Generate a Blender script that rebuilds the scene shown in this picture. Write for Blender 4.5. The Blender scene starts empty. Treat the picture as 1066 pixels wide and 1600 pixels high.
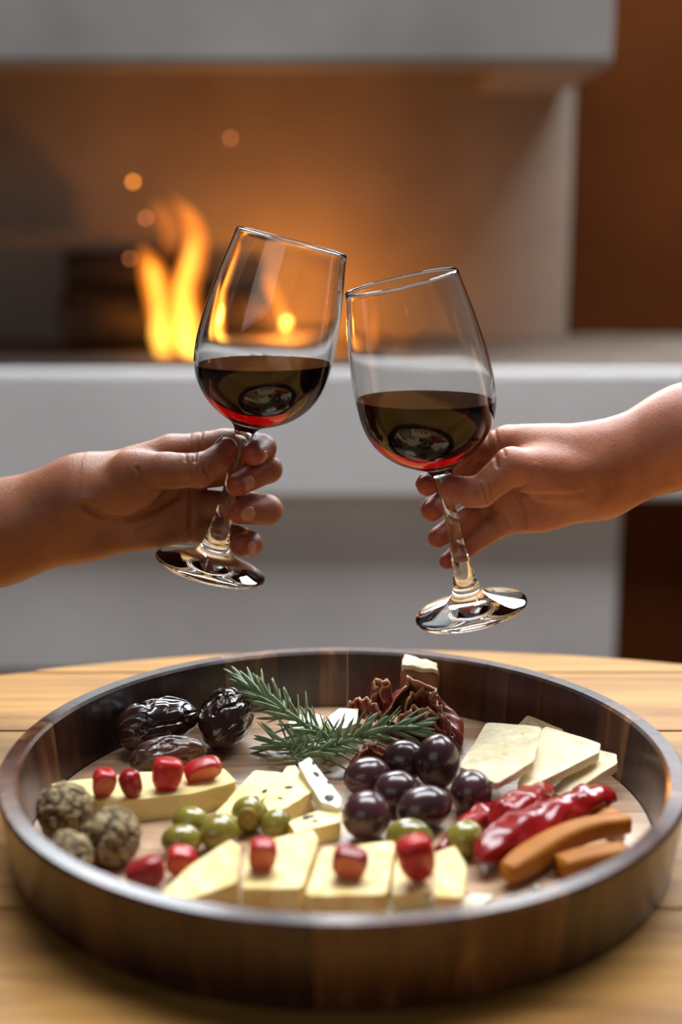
import bpy, bmesh, math, random
import numpy as np
from mathutils import Vector, Matrix, noise

# ------------------------------------------------------------------ camera
S = bpy.context.scene
PITCH = math.radians(12.485); FPX = 2100.0; CAMZ = 0.3376
cam_data = bpy.data.cameras.new('camera'); cam = bpy.data.objects.new('camera', cam_data)
S.collection.objects.link(cam); S.camera = cam
cam.location = (0, 0, CAMZ); cam.rotation_euler = (math.pi/2 - PITCH, 0, 0)
cam_data.sensor_fit = 'VERTICAL'; cam_data.sensor_height = 36.0; cam_data.sensor_width = 24.0
cam_data.lens = FPX/1600*36.0
cam_data.clip_start = 0.02
cam_data.dof.use_dof = True; cam_data.dof.focus_distance = 0.835; cam_data.dof.aperture_fstop = 2.8

# ------------------------------------------------------------------ world, daylight, exposure
W = bpy.data.worlds.new('World'); S.world = W; W.use_nodes = True
bg = W.node_tree.nodes['Background']; bg.inputs[0].default_value = (0.62, 0.72, 0.9, 1); bg.inputs[1].default_value = 0.05
def area(name, loc, target, sx, sy, power, col):
    L = bpy.data.lights.new(name, 'AREA'); L.shape = 'RECTANGLE'; L.size = sx; L.size_y = sy
    L.energy = power; L.color = col
    o = bpy.data.objects.new(name, L); S.collection.objects.link(o); o.location = loc
    o.rotation_euler = (Vector(target)-Vector(loc)).to_track_quat('-Z', 'Y').to_euler()
    return o
area('back_window', (0.75, 2.78, 1.62), (0.75, 0.6, 1.60), 3.0, 1.0, 150, (0.86, 0.94, 1.0))
area('skylight', (0.45, 1.62, 2.8), (0.45, 1.62, 0.0), 2.8, 1.1, 150, (0.92, 0.96, 1.0))
area('front_fill', (-1.2, -1.7, 1.5), (0.0, 2.2, 0.2), 2.2, 1.4, 8, (0.95, 0.97, 1.0))  # added soft fill from the camera side; no window stands there
vs = S.view_settings; vs.view_transform = 'Standard'; vs.look = 'None'; vs.gamma = 1; vs.use_curve_mapping = False
vs.exposure = 0.2
S.cycles.use_denoising = True
S.cycles.max_bounces = 16; S.cycles.transmission_bounces = 14; S.cycles.transparent_max_bounces = 16
S.cycles.sample_clamp_indirect = 5.0; S.cycles.blur_glossy = 0.6

# ------------------------------------------------------------------ helpers
C = S.collection
rnd = random.Random(7)
def ray(px, py):
    x = (px-533)/FPX; y = -(py-800)/FPX
    return Vector((x, math.cos(PITCH)+y*math.sin(PITCH), -math.sin(PITCH)+y*math.cos(PITCH)))
def P(px, py, Y):                 # point of the place at distance Y along that line of sight
    d = ray(px, py); t = Y/d.y; return Vector((d.x*t, Y, CAMZ+d.z*t))
def G(px, py, z):                 # the same on the level z
    d = ray(px, py); t = (z-CAMZ)/d.z; return Vector((d.x*t, d.y*t, z))
def link(name, me, mat=None, parent=None):
    o = bpy.data.objects.new(name, me); C.objects.link(o)
    if mat is not None and not me.materials: me.materials.append(mat)
    if parent is not None: o.parent = parent
    return o
def mesh(name, verts, faces, mat=None, parent=None, smooth=False):
    me = bpy.data.meshes.new(name); me.from_pydata([tuple(v) for v in verts], [], [tuple(f) for f in faces]); me.update()
    if smooth: me.polygons.foreach_set('use_smooth', [True]*len(me.polygons))
    return link(name, me, mat, parent)
def from_bm(name, bm, mat=None, parent=None, smooth=False):
    bmesh.ops.recalc_face_normals(bm, faces=bm.faces[:])
    me = bpy.data.meshes.new(name); bm.to_mesh(me); bm.free()
    if smooth: me.polygons.foreach_set('use_smooth', [True]*len(me.polygons))
    return link(name, me, mat, parent)
def empty(name, loc=(0, 0, 0)):
    o = bpy.data.objects.new(name, None); o.empty_display_size = 0.02; C.objects.link(o); o.location = loc; return o
def tag(o, label=None, cat=None, group=None, kind=None):
    if label: o['label'] = label
    if cat: o['category'] = cat
    if group: o['group'] = group
    if kind: o['kind'] = kind
    return o
def box_bm(lo, hi, bev=0.0, seg=2):
    bm = bmesh.new(); bmesh.ops.create_cube(bm, size=1)
    for v in bm.verts:
        v.co = Vector([lo[i]+(v.co[i]+.5)*(hi[i]-lo[i]) for i in range(3)])
    if bev: bmesh.ops.bevel(bm, geom=bm.edges[:], offset=bev, segments=seg, affect='EDGES', profile=0.6)
    return bm
def box(name, lo, hi, mat, parent=None, bev=0.0):
    return from_bm(name, box_bm(lo, hi, bev), mat, parent)
def fbm(p, o=3):
    return noise.fractal(p, 0.9, 2.1, o)

# ------------------------------------------------------------------ materials
def new_mat(name):
    m = bpy.data.materials.new(name); m.use_nodes = True
    nt = m.node_tree; return m, nt, nt.nodes['Principled BSDF']
def ramp(nt, stops):
    r = nt.nodes.new('ShaderNodeValToRGB'); e = r.color_ramp.elements
    while len(e) < len(stops): e.new(0.5)
    for i, (p, c) in enumerate(stops):
        e[i].position = p; e[i].color = (*c, 1)
    return r
def noise_tex(nt, scale, sv=(1, 1, 1), detail=4, rough=0.55, distortion=0.0, coord='Object', per_object=False):
    tc = nt.nodes.new('ShaderNodeTexCoord'); mp = nt.nodes.new('ShaderNodeMapping'); mp.inputs['Scale'].default_value = sv
    nt.links.new(tc.outputs[coord], mp.inputs['Vector'])
    n = nt.nodes.new('ShaderNodeTexNoise'); n.inputs['Scale'].default_value = scale
    n.inputs['Detail'].default_value = detail; n.inputs['Roughness'].default_value = rough; n.inputs['Distortion'].default_value = distortion
    if per_object:
        oi = nt.nodes.new('ShaderNodeObjectInfo'); mu = nt.nodes.new('ShaderNodeMath'); mu.operation = 'MULTIPLY'; mu.inputs[1].default_value = 37.0
        nt.links.new(oi.outputs['Random'], mu.inputs[0]); nt.links.new(mu.outputs[0], mp.inputs['Location'])
    nt.links.new(mp.outputs[0], n.inputs['Vector']); return n
def bump(nt, bsdf, height_socket, strength, dist):
    b = nt.nodes.new('ShaderNodeBump'); b.inputs['Strength'].default_value = strength; b.inputs['Distance'].default_value = dist
    nt.links.new(height_socket, b.inputs['Height']); nt.links.new(b.outputs[0], bsdf.inputs['Normal']); return b
def simple(name, stops, scale=60, rough=0.5, bump_s=0.0, bump_d=0.001, sv=(1, 1, 1), sss=0.0, sss_r=(1, .5, .25), sss_s=0.005,
           spec=0.5, coat=0.0, coat_r=0.05, detail=4, per_object=False, distortion=0.0, rr=None):
    m, nt, b = new_mat(name)
    n = noise_tex(nt, scale, sv, detail, distortion=distortion, per_object=per_object)
    r = ramp(nt, stops); nt.links.new(n.outputs['Fac'], r.inputs[0]); nt.links.new(r.outputs[0], b.inputs['Base Color'])
    b.inputs['Roughness'].default_value = rough; b.inputs['Specular IOR Level'].default_value = spec
    b.inputs['Coat Weight'].default_value = coat; b.inputs['Coat Roughness'].default_value = coat_r
    if sss:
        b.inputs['Subsurface Weight'].default_value = sss; b.inputs['Subsurface Radius'].default_value = sss_r; b.inputs['Subsurface Scale'].default_value = sss_s
    if bump_s: bump(nt, b, n.outputs['Fac'], bump_s, bump_d)
    return m
def wood(name, stops, sv, tone=0.5, rough=0.35, coat=0.0, scale=1.0, bump_s=0.05, spec=0.5):
    """grain stretched along one axis, tone shifted from piece to piece"""
    m, nt, b = new_mat(name)
    n = noise_tex(nt, scale, sv, 6, 0.6, 0.6, per_object=True)
    oi = nt.nodes.new('ShaderNodeObjectInfo')
    mr = nt.nodes.new('ShaderNodeMapRange'); mr.inputs['To Min'].default_value = -tone; mr.inputs['To Max'].default_value = tone
    nt.links.new(oi.outputs['Random'], mr.inputs['Value'])
    ad = nt.nodes.new('ShaderNodeMath'); ad.operation = 'ADD'; nt.links.new(n.outputs['Fac'], ad.inputs[0]); nt.links.new(mr.outputs[0], ad.inputs[1])
    r = ramp(nt, stops); nt.links.new(ad.outputs[0], r.inputs[0]); nt.links.new(r.outputs[0], b.inputs['Base Color'])
    b.inputs['Roughness'].default_value = rough; b.inputs['Coat Weight'].default_value = coat; b.inputs['Coat Roughness'].default_value = 0.2
    b.inputs['Specular IOR Level'].default_value = spec
    bump(nt, b, n.outputs['Fac'], bump_s, 0.002)
    return m

M = {}
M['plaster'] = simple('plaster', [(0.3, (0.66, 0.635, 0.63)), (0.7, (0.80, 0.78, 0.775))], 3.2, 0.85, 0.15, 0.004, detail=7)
M['hood'] = simple('toned hood plaster', [(0.3, (0.20, 0.18, 0.165)), (0.7, (0.31, 0.285, 0.265))], 3.2, 0.85, 0.15, 0.004, detail=7)  # own brown tone; weaker light on the hood is put into the colour too
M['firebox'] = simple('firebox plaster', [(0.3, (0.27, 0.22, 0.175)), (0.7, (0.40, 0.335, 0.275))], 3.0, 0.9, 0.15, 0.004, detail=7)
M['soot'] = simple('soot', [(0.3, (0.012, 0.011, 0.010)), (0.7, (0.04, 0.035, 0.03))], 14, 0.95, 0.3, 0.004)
M['rust_wall'] = simple('rust red wall', [(0.3, (0.082, 0.022, 0.005)), (0.7, (0.105, 0.029, 0.0075))], 5, 0.95, 0.1, 0.002, spec=0.05)
M['floor'] = simple('dark floor', [(0.3, (0.08, 0.05, 0.03)), (0.7, (0.14, 0.09, 0.05))], 6, 0.6, 0.05, 0.002)
M['table'] = wood('oiled oak', [(0.15, (0.17, 0.065, 0.010)), (0.45, (0.37, 0.18, 0.036)), (0.85, (0.51, 0.30, 0.085))], (5, 60, 60), 0.14, 0.5, 0.0, spec=0.25)
M['stave'] = wood('acacia stave', [(0.1, (0.012, 0.0045, 0.003)), (0.42, (0.032, 0.010, 0.005)), (0.68, (0.088, 0.030, 0.011)), (1.0, (0.34, 0.175, 0.07))], (70, 70, 7), 0.22, 0.34, 0.5, spec=0.35)
M['tray_floor'] = wood('acacia floor board', [(0.1, (0.13, 0.065, 0.035)), (0.4, (0.40, 0.23, 0.13)), (0.9, (0.66, 0.45, 0.29))], (8, 70, 70), 0.2, 0.4, 0.2)
M['cheese'] = simple('pale cheese', [(0.3, (0.86, 0.66, 0.22)), (0.7, (0.94, 0.79, 0.37))], 60, 0.45, 0.25, 0.002, sss=0.25, sss_s=0.004)
M['aged_cheese'] = simple('aged cheese', [(0.3, (0.72, 0.46, 0.11)), (0.5, (0.88, 0.69, 0.28)), (0.7, (0.94, 0.81, 0.46))], 110, 0.5, 0.5, 0.002, sss=0.2, sss_s=0.004)
M['rind'] = simple('golden rind', [(0.3, (0.55, 0.30, 0.05)), (0.7, (0.70, 0.42, 0.09))], 80, 0.5, 0.2, 0.001)
M['white_cheese'] = simple('white cheese', [(0.3, (0.82, 0.74, 0.52)), (0.7, (0.90, 0.86, 0.70))], 120, 0.55, 0.5, 0.002, sss=0.2, sss_s=0.004)
M['speck'] = simple('dark speck', [(0.3, (0.015, 0.012, 0.01)), (0.7, (0.05, 0.04, 0.03))], 200, 0.6)
M['cracker'] = simple('cracker', [(0.25, (0.50, 0.32, 0.11)), (0.36, (0.76, 0.62, 0.36)), (0.7, (0.86, 0.76, 0.52))], 110, 0.75, 0.6, 0.002, detail=6)
M['kalamata'] = simple('dark olive skin', [(0.3, (0.040, 0.014, 0.016)), (0.7, (0.085, 0.028, 0.030))], 45, 0.24, 0.03, 0.001, coat=0.3, coat_r=0.12, per_object=True)
M['green_olive'] = simple('green olive skin', [(0.3, (0.15, 0.125, 0.012)), (0.7, (0.30, 0.25, 0.035))], 50, 0.22, 0.05, 0.001, coat=0.6, coat_r=0.12, sss=0.15, sss_s=0.003, per_object=True)
M['olive_inside'] = simple('olive inside', [(0.3, (0.25, 0.16, 0.02)), (0.7, (0.40, 0.27, 0.04))], 120, 0.4)
M['date'] = simple('date skin', [(0.3, (0.012, 0.005, 0.004)), (0.7, (0.050, 0.014, 0.006))], 70, 0.2, 0.15, 0.001, coat=0.7, coat_r=0.12, per_object=True)
M['date_light'] = simple('date skin, matt', [(0.3, (0.045, 0.014, 0.006)), (0.7, (0.13, 0.045, 0.018))], 70, 0.3, 0.2, 0.001, coat=0.5, coat_r=0.15)
M['berry'] = simple('strawberry skin', [(0.3, (0.42, 0.008, 0.010)), (0.7, (0.58, 0.03, 0.02))], 160, 0.25, 0.15, 0.001, coat=0.2, coat_r=0.1, spec=0.4, sss=0.15, sss_s=0.003, per_object=True)
M['berry_cut'] = simple('strawberry flesh', [(0.3, (0.60, 0.09, 0.04)), (0.7, (0.74, 0.22, 0.11))], 130, 0.3, 0.1, 0.001, sss=0.2, sss_s=0.003)
M['berry_dark'] = simple('dark strawberry skin', [(0.3, (0.24, 0.006, 0.012)), (0.7, (0.36, 0.015, 0.02))], 160, 0.25, 0.15, 0.001, coat=0.2, coat_r=0.1, spec=0.4)
M['pepper'] = simple('roasted red pepper', [(0.3, (0.17, 0.004, 0.004)), (0.7, (0.36, 0.010, 0.009))], 60, 0.22, 0.04, 0.002, coat=0.3, coat_r=0.08, spec=0.35, sss=0.1, sss_s=0.003)
M['carrot'] = simple('pickled orange strip', [(0.3, (0.36, 0.115, 0.010)), (0.7, (0.48, 0.175, 0.02))], 40, 0.5, 0.1, 0.001, spec=0.25)
M['ham'] = simple('cured ham', [(0.3, (0.16, 0.018, 0.012)), (0.6, (0.30, 0.055, 0.028)), (0.75, (0.48, 0.17, 0.08))], 55, 0.3, 0.2, 0.001, coat=0.35, coat_r=0.2, sss=0.15, sss_s=0.003, per_object=True)
M['ham_fat'] = simple('ham fat', [(0.3, (0.42, 0.17, 0.07)), (0.7, (0.58, 0.30, 0.14))], 80, 0.35, sss=0.2, sss_s=0.003)
M['bread'] = simple('bread crumb', [(0.3, (0.72, 0.55, 0.27)), (0.7, (0.86, 0.76, 0.52))], 140, 0.7, 0.4, 0.002)
M['crust'] = simple('bread crust', [(0.3, (0.30, 0.13, 0.035)), (0.7, (0.46, 0.23, 0.07))], 90, 0.5, 0.3, 0.001)
M['needle'] = simple('rosemary needle', [(0.3, (0.13, 0.20, 0.085)), (0.7, (0.29, 0.38, 0.20))], 140, 0.45, 0.1, 0.0005, per_object=True)
M['twig'] = simple('rosemary stem', [(0.3, (0.14, 0.15, 0.07)), (0.7, (0.28, 0.25, 0.13))], 90, 0.6)
M['nut'] = simple('crumbed ball', [(0.36, (0.035, 0.02, 0.010)), (0.5, (0.12, 0.07, 0.025)), (0.62, (0.36, 0.26, 0.12))], 190, 0.75, 0.8, 0.002, detail=5)
M['nut_flake'] = simple('chopped nut', [(0.3, (0.16, 0.10, 0.035)), (0.7, (0.50, 0.38, 0.19))], 120, 0.7, per_object=True)
M['bark'] = simple('charred log', [(0.35, (0.012, 0.010, 0.009)), (0.7, (0.07, 0.045, 0.03))], 16, 0.9, 0.6, 0.01, sv=(0.4, 2, 2))
M['log_end'] = simple('log end', [(0.3, (0.10, 0.06, 0.035)), (0.7, (0.22, 0.14, 0.08))], 30, 0.9)
M['nail'] = simple('fingernail', [(0.3, (0.40, 0.175, 0.10)), (0.7, (0.48, 0.22, 0.135))], 60, 0.45, spec=0.3)
M['metal'] = simple('black iron', [(0.3, (0.015, 0.014, 0.013)), (0.7, (0.03, 0.028, 0.025))], 40, 0.6)

def skin_mat(name, c0, c1, c2):
    m, nt, b = new_mat(name)
    n = noise_tex(nt, 38, (1, 1, 1), 5, 0.6); r = ramp(nt, [(0.25, c0), (0.5, c1), (0.8, c2)])
    nt.links.new(n.outputs['Fac'], r.inputs[0])
    at = nt.nodes.new('ShaderNodeAttribute'); at.attribute_name = 'blush_glow'; mx = nt.nodes.new('ShaderNodeMix'); mx.data_type = 'RGBA'
    nt.links.new(at.outputs['Fac'], mx.inputs['Factor']); nt.links.new(r.outputs[0], mx.inputs[6]); mx.inputs[7].default_value = (0.33, 0.040, 0.024, 1)
    nt.links.new(mx.outputs[2], b.inputs['Base Color'])
    b.inputs['Roughness'].default_value = 0.45; b.inputs['Specular IOR Level'].default_value = 0.35
    b.inputs['Subsurface Weight'].default_value = 0.45; b.inputs['Subsurface Radius'].default_value = (1.0, 0.32, 0.16); b.inputs['Subsurface Scale'].default_value = 0.008
    tc = nt.nodes.new('ShaderNodeTexCoord'); v = nt.nodes.new('ShaderNodeTexVoronoi'); v.inputs['Scale'].default_value = 900
    mp = nt.nodes.new('ShaderNodeMapping'); mp.inputs['Scale'].default_value = (1.0, 0.7, 0.6)
    nt.links.new(tc.outputs['Object'], mp.inputs['Vector']); nt.links.new(mp.outputs[0], v.inputs['Vector'])
    n2 = noise_tex(nt, 260, (1, 1, 1), 3); ad = nt.nodes.new('ShaderNodeMath'); ad.operation = 'ADD'
    nt.links.new(v.outputs['Distance'], ad.inputs[0]); nt.links.new(n2.outputs['Fac'], ad.inputs[1])
    bump(nt, b, ad.outputs[0], 0.25, 0.0005)
    return m
M['skin_tan'] = skin_mat('tan skin', (0.21, 0.070, 0.030), (0.28, 0.103, 0.048), (0.33, 0.132, 0.068))
M['skin_fair'] = skin_mat('fair skin', (0.32, 0.102, 0.052), (0.44, 0.165, 0.09), (0.52, 0.22, 0.13))

def glass_mat():
    m = bpy.data.materials.new('clear glass'); m.use_nodes = True; nt = m.node_tree; nt.nodes.clear()
    o = nt.nodes.new('ShaderNodeOutputMaterial'); g = nt.nodes.new('ShaderNodeBsdfGlass')
    g.inputs['IOR'].default_value = 1.5; g.inputs['Roughness'].default_value = 0.0; g.inputs['Color'].default_value = (0.99, 0.99, 0.985, 1)
    nt.links.new(g.outputs[0], o.inputs[0]); return m
M['glass'] = glass_mat()
def wine_mat(name, ior):
    m = bpy.data.materials.new(name); m.use_nodes = True; nt = m.node_tree; nt.nodes.clear()
    o = nt.nodes.new('ShaderNodeOutputMaterial'); g = nt.nodes.new('ShaderNodeBsdfGlass')
    g.inputs['IOR'].default_value = ior; g.inputs['Roughness'].default_value = 0.0; g.inputs['Color'].default_value = (0.97, 0.9, 0.9, 1)
    v = nt.nodes.new('ShaderNodeVolumeAbsorption'); v.inputs['Color'].default_value = (0.79, 0.012, 0.04, 1); v.inputs['Density'].default_value = 330
    nt.links.new(g.outputs[0], o.inputs['Surface']); nt.links.new(v.outputs[0], o.inputs['Volume']); return m
M['wine_side'] = wine_mat('red wine against glass', 1.34/1.5)
M['wine'] = wine_mat('red wine', 1.34)
def flame_mat(name, col, strength):
    m = bpy.data.materials.new(name); m.use_nodes = True; nt = m.node_tree; nt.nodes.clear()
    o = nt.nodes.new('ShaderNodeOutputMaterial'); e = nt.nodes.new('ShaderNodeEmission')
    e.inputs[0].default_value = (*col, 1); e.inputs[1].default_value = strength
    nt.links.new(e.outputs[0], o.inputs['Volume']); return m
M['flame'] = flame_mat('flame', (1.0, 0.24, 0.015), 40)
M['flame_core'] = flame_mat('flame core', (1.0, 0.52, 0.07), 75)
M['flame_dim'] = flame_mat('flame tip', (1.0, 0.22, 0.02), 12)
def ember_mat(name, col, s):
    m = bpy.data.materials.new(name); m.use_nodes = True; nt = m.node_tree; nt.nodes.clear()
    o = nt.nodes.new('ShaderNodeOutputMaterial'); e = nt.nodes.new('ShaderNodeEmission')
    e.inputs[0].default_value = (*col, 1); e.inputs[1].default_value = s; nt.links.new(e.outputs[0], o.inputs[0]); return m
M['ember'] = ember_mat('glowing ember', (1.0, 0.30, 0.04), 9.0)
M['ember_dim'] = ember_mat('fading ember', (1.0, 0.28, 0.10), 4.0)

# ------------------------------------------------------------------ room and fireplace
FZ = -0.45                                                # floor level, table top is z = 0
tag(box('floor', (-3.2, -2.2, FZ-0.05), (3.2, 2.95, FZ), M['floor']), kind='structure')
tag(box('wall_back', (-3.2, 2.85, FZ), (3.2, 2.95, 2.6), M['rust_wall']), kind='structure')

win = empty('window_1', (0.75, 2.85, 1.08)); tag(win, kind='structure')
for lo, hi in (((-1.55, -0.06, 0), (-1.5, 0, 1.1)), ((1.5, -0.06, 0), (1.55, 0, 1.1)), ((-1.5, -0.06, 0), (1.5, 0, 0.05)), ((-1.5, -0.06, 1.05), (1.5, 0, 1.1))):
    box('window_frame', lo, hi, M['rust_wall'], win)
fp = empty('fireplace', (0, 2.2, FZ))
tag(fp, 'grey plastered open fireplace with overhanging hood, raised hearth slab and soot-dark flue', 'fireplace')
FY, BY = 2.2, 2.7
hood_z = P(600, 103, FY).z; hood_x = P(960, 60, FY).x
slab_z = P(500, 578, FY).z; slab_b = P(500, 782, FY).z
base_x = P(968, 900, 2.25).x
def fpart(name, lo, hi, mat, bev=0.008):
    o = box(name, lo, hi, mat, None, bev); o.parent = fp; o.matrix_parent_inverse = Matrix.Translation((0, -2.2, -FZ)); return o
LX = -1.5; HT = 0.78
fpart('hearth_slab', (LX, FY, slab_b), (1.6, 2.845, slab_z), M['plaster'], 0.012)
fpart('side_base', (base_x, 2.262, FZ), (1.6, 2.845, slab_b), M['rust_wall'])
fpart('base', (LX, 2.25, FZ), (base_x, 2.845, slab_b), M['plaster'])
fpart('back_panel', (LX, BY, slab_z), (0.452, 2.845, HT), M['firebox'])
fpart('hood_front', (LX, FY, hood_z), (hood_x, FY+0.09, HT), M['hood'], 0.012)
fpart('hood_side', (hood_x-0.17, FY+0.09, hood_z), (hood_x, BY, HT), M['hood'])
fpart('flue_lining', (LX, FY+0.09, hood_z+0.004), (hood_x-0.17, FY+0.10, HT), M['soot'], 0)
fpart('hood_top', (LX, FY, HT), (hood_x, 2.845, HT+0.02), M['plaster'], 0.004)
fpart('chimney_breast', (LX, FY+0.15, HT+0.02), (-0.85, 2.845, 2.5), M['plaster'])
fpart('side_cheek', (LX-0.2, FY, slab_z), (LX, 2.845, HT+0.02), M['plaster'])
M['hearth'] = simple('shade-toned hearth', [(0.3, (0.10, 0.075, 0.055)), (0.7, (0.19, 0.145, 0.11))], 5, 0.85, 0.2, 0.003)
fpart('hearth_shade_plate', (LX, FY+0.012, slab_z-0.004), (1.6, 2.84, slab_z+0.002), M['hearth'], 0.001)  # dark plate over the slab: the hood's shade put into its colour
fpart('ash_bed', (-0.95, FY+0.02, slab_z), (0.06, FY+0.15, slab_z+0.008), M['soot'], 0.004)
sz = slab_z + 0.008

# logs
def log(name, a, b, r, label, seed, mat='bark'):
    a = Vector(a); b = Vector(b); d = (b-a).normalized(); u = d.orthogonal().normalized(); w = d.cross(u)
    L = (b-a).length; NS, NL = 28, 16; vs_, fs = [], []
    for i in range(NL+1):
        t = i/NL
        for j in range(NS):
            th = 2*math.pi*j/NS
            q = Vector((math.cos(th)*2, math.sin(th)*2, t*2+seed))
            rr = r*(1+0.18*fbm(q, 3)+0.05*math.sin(7*th+seed))
            vs_.append(a + d*(L*t) + (u*math.cos(th)+w*math.sin(th))*rr)
    for i in range(NL):
        for j in range(NS):
            fs.append((i*NS+j, i*NS+(j+1) % NS, (i+1)*NS+(j+1) % NS, (i+1)*NS+j))
    root = empty(name, (a+b)/2 - Vector((0, 0, r)))
    inv = Matrix.Translation(-root.location)
    o = mesh('bark', vs_, fs, M[mat], root, True); o.matrix_parent_inverse = inv
    for k, i in enumerate((0, NL)):
        ring = [vs_[i*NS+j] for j in range(NS)]; c = sum(ring, Vector())/NS
        e = mesh('cut_end', ring+[c], [(j, (j+1) % NS, NS) if k else ((j+1) % NS, j, NS) for j in range(NS)], M['log_end'], root); e.matrix_parent_inverse = inv
    tag(root, label, 'log', 'logs in the fire')
def at_hearth(px, Y, dz): 
    q = P(px, 560, Y); return (q.x, Y, sz+dz)
log('log', at_hearth(100, 2.44, 0.052), at_hearth(270, 2.50, 0.052), 0.050, 'front charred log lying lowest on the hearth slab', 1.0)
log('log', at_hearth(112, 2.61, 0.052), at_hearth(420, 2.62, 0.052), 0.050, 'rear charred log lying on the hearth behind the lowest one', 5.0)
log('log', at_hearth(108, 2.53, 0.132), at_hearth(290, 2.56, 0.132), 0.040, 'uppermost charred log resting across the two below it', 9.0)

# fire
fire = empty('fire', (P(300, 560, 2.46).x, 2.46, sz))
tag(fire, 'orange and yellow log fire burning on the grey hearth', 'fire')
def flame(path, mat, name='flame', flat=0.7):
    pts = [(P(x, y, Y), r) for x, y, Y, r in path]
    NL, NS = 26, 14; V, F = [], []
    n = len(pts)-1
    def cr(t):
        s = min(t*n, n-1e-6); i = int(s); f = s-i
        g = lambda k: pts[max(0, min(n, k))]
        def h(a, b, c, d): return 0.5*((2*b)+(c-a)*f+(2*a-5*b+4*c-d)*f*f+(-a+3*b-3*c+d)*f**3)
        return h(g(i-1)[0], g(i)[0], g(i+1)[0], g(i+2)[0]), max(1e-4, h(g(i-1)[1], g(i)[1], g(i+1)[1], g(i+2)[1]))
    for i in range(NL+1):
        c, r = cr(i/NL)
        for j in range(NS):
            th = 2*math.pi*j/NS
            V.append(c+Vector((math.cos(th)*r, math.sin(th)*r*flat, 0)))
    for i in range(NL):
        for j in range(NS):
            F.append((i*NS+j, i*NS+(j+1) % NS, (i+1)*NS+(j+1) % NS, (i+1)*NS+j))
    F.append(tuple(range(NS))[::-1]); F.append(tuple(NL*NS+j for j in range(NS)))
    o = mesh(name, V, F, M[mat], fire, True); o.matrix_parent_inverse = Matrix.Translation(-fire.location)
    return o
flame([(305, 566, 2.38, .020), (292, 520, 2.38, .030), (287, 460, 2.38, .026), (300, 410, 2.38, .024), (306, 370, 2.38, .020), (292, 330, 2.38, .014), (262, 304, 2.38, .003)], 'flame')
flame([(300, 555, 2.38, .010), (292, 510, 2.38, .018), (286, 455, 2.38, .013), (298, 405, 2.38, .012), (303, 370, 2.38, .005)], 'flame_core')
flame([(262, 560, 2.39, .018), (258, 510, 2.39, .026), (246, 455, 2.39, .026), (236, 415, 2.39, .022), (222, 385, 2.39, .006)], 'flame')
flame([(255, 556, 2.39, .012), (250, 525, 2.39, .018), (248, 480, 2.39, .011), (240, 430, 2.39, .011), (232, 405, 2.39, .004)], 'flame_core')
flame([(330, 566, 2.37, .022), (312, 555, 2.37, .022), (290, 540, 2.37, .02), (276, 500, 2.37, .006)], 'flame_core')
flame([(262, 400, 2.40, .012), (268, 370, 2.40, .020), (258, 335, 2.40, .022), (240, 312, 2.40, .006)], 'flame_dim')
flame([(446, 562, 2.50, .012), (452, 530, 2.50, .018), (436, 490, 2.50, .015), (420, 455, 2.50, .017), (404, 420, 2.50, .004)], 'flame')
flame([(450, 556, 2.50, .006), (450, 528, 2.50, .009), (440, 505, 2.50, .006), (430, 488, 2.50, .002)], 'flame_core')
flame([(565, 564, 2.52, .008), (560, 535, 2.52, .010), (566, 500, 2.52, .007), (560, 470, 2.52, .003)], 'flame')
def plight(name, px, py, Y, power, r=0.05):
    L = bpy.data.lights.new(name, 'POINT'); L.energy = power; L.color = (1.0, 0.34, 0.05); L.shadow_soft_size = r
    o = bpy.data.objects.new(name, L); C.objects.link(o); o.location = P(px, py, Y); return o
plight('fire_light', 292, 500, 2.38, 0.3, 0.015)
plight('fire_light', 449, 520, 2.50, 3.3, 0.010)

for k, (px, py, Y, r, mt, lab) in enumerate([
    (208, 284, 2.45, .0035, 'ember', 'bright orange spark floating highest, left of the tall flame'),
    (228, 341, 2.42, .0035, 'ember_dim', 'dull pinkish spark beside the top of the tall flame'),
    (203, 404, 2.42, .003, 'ember_dim', 'faint spark beside the short left flame'),
    (360, 216, 2.55, .003, 'ember_dim', 'faint spark high under the hood above the left wine glass')]):
    bm = bmesh.new(); bmesh.ops.create_icosphere(bm, subdivisions=2, radius=r)
    for v in bm.verts: v.co *= 1+0.25*noise.noise(v.co*600+Vector((k, 0, 0)))
    o = from_bm('spark', bm, M[mt], None, True); o.location = P(px, py, Y)
    tag(o, lab, 'spark', 'sparks above the fire')

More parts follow.
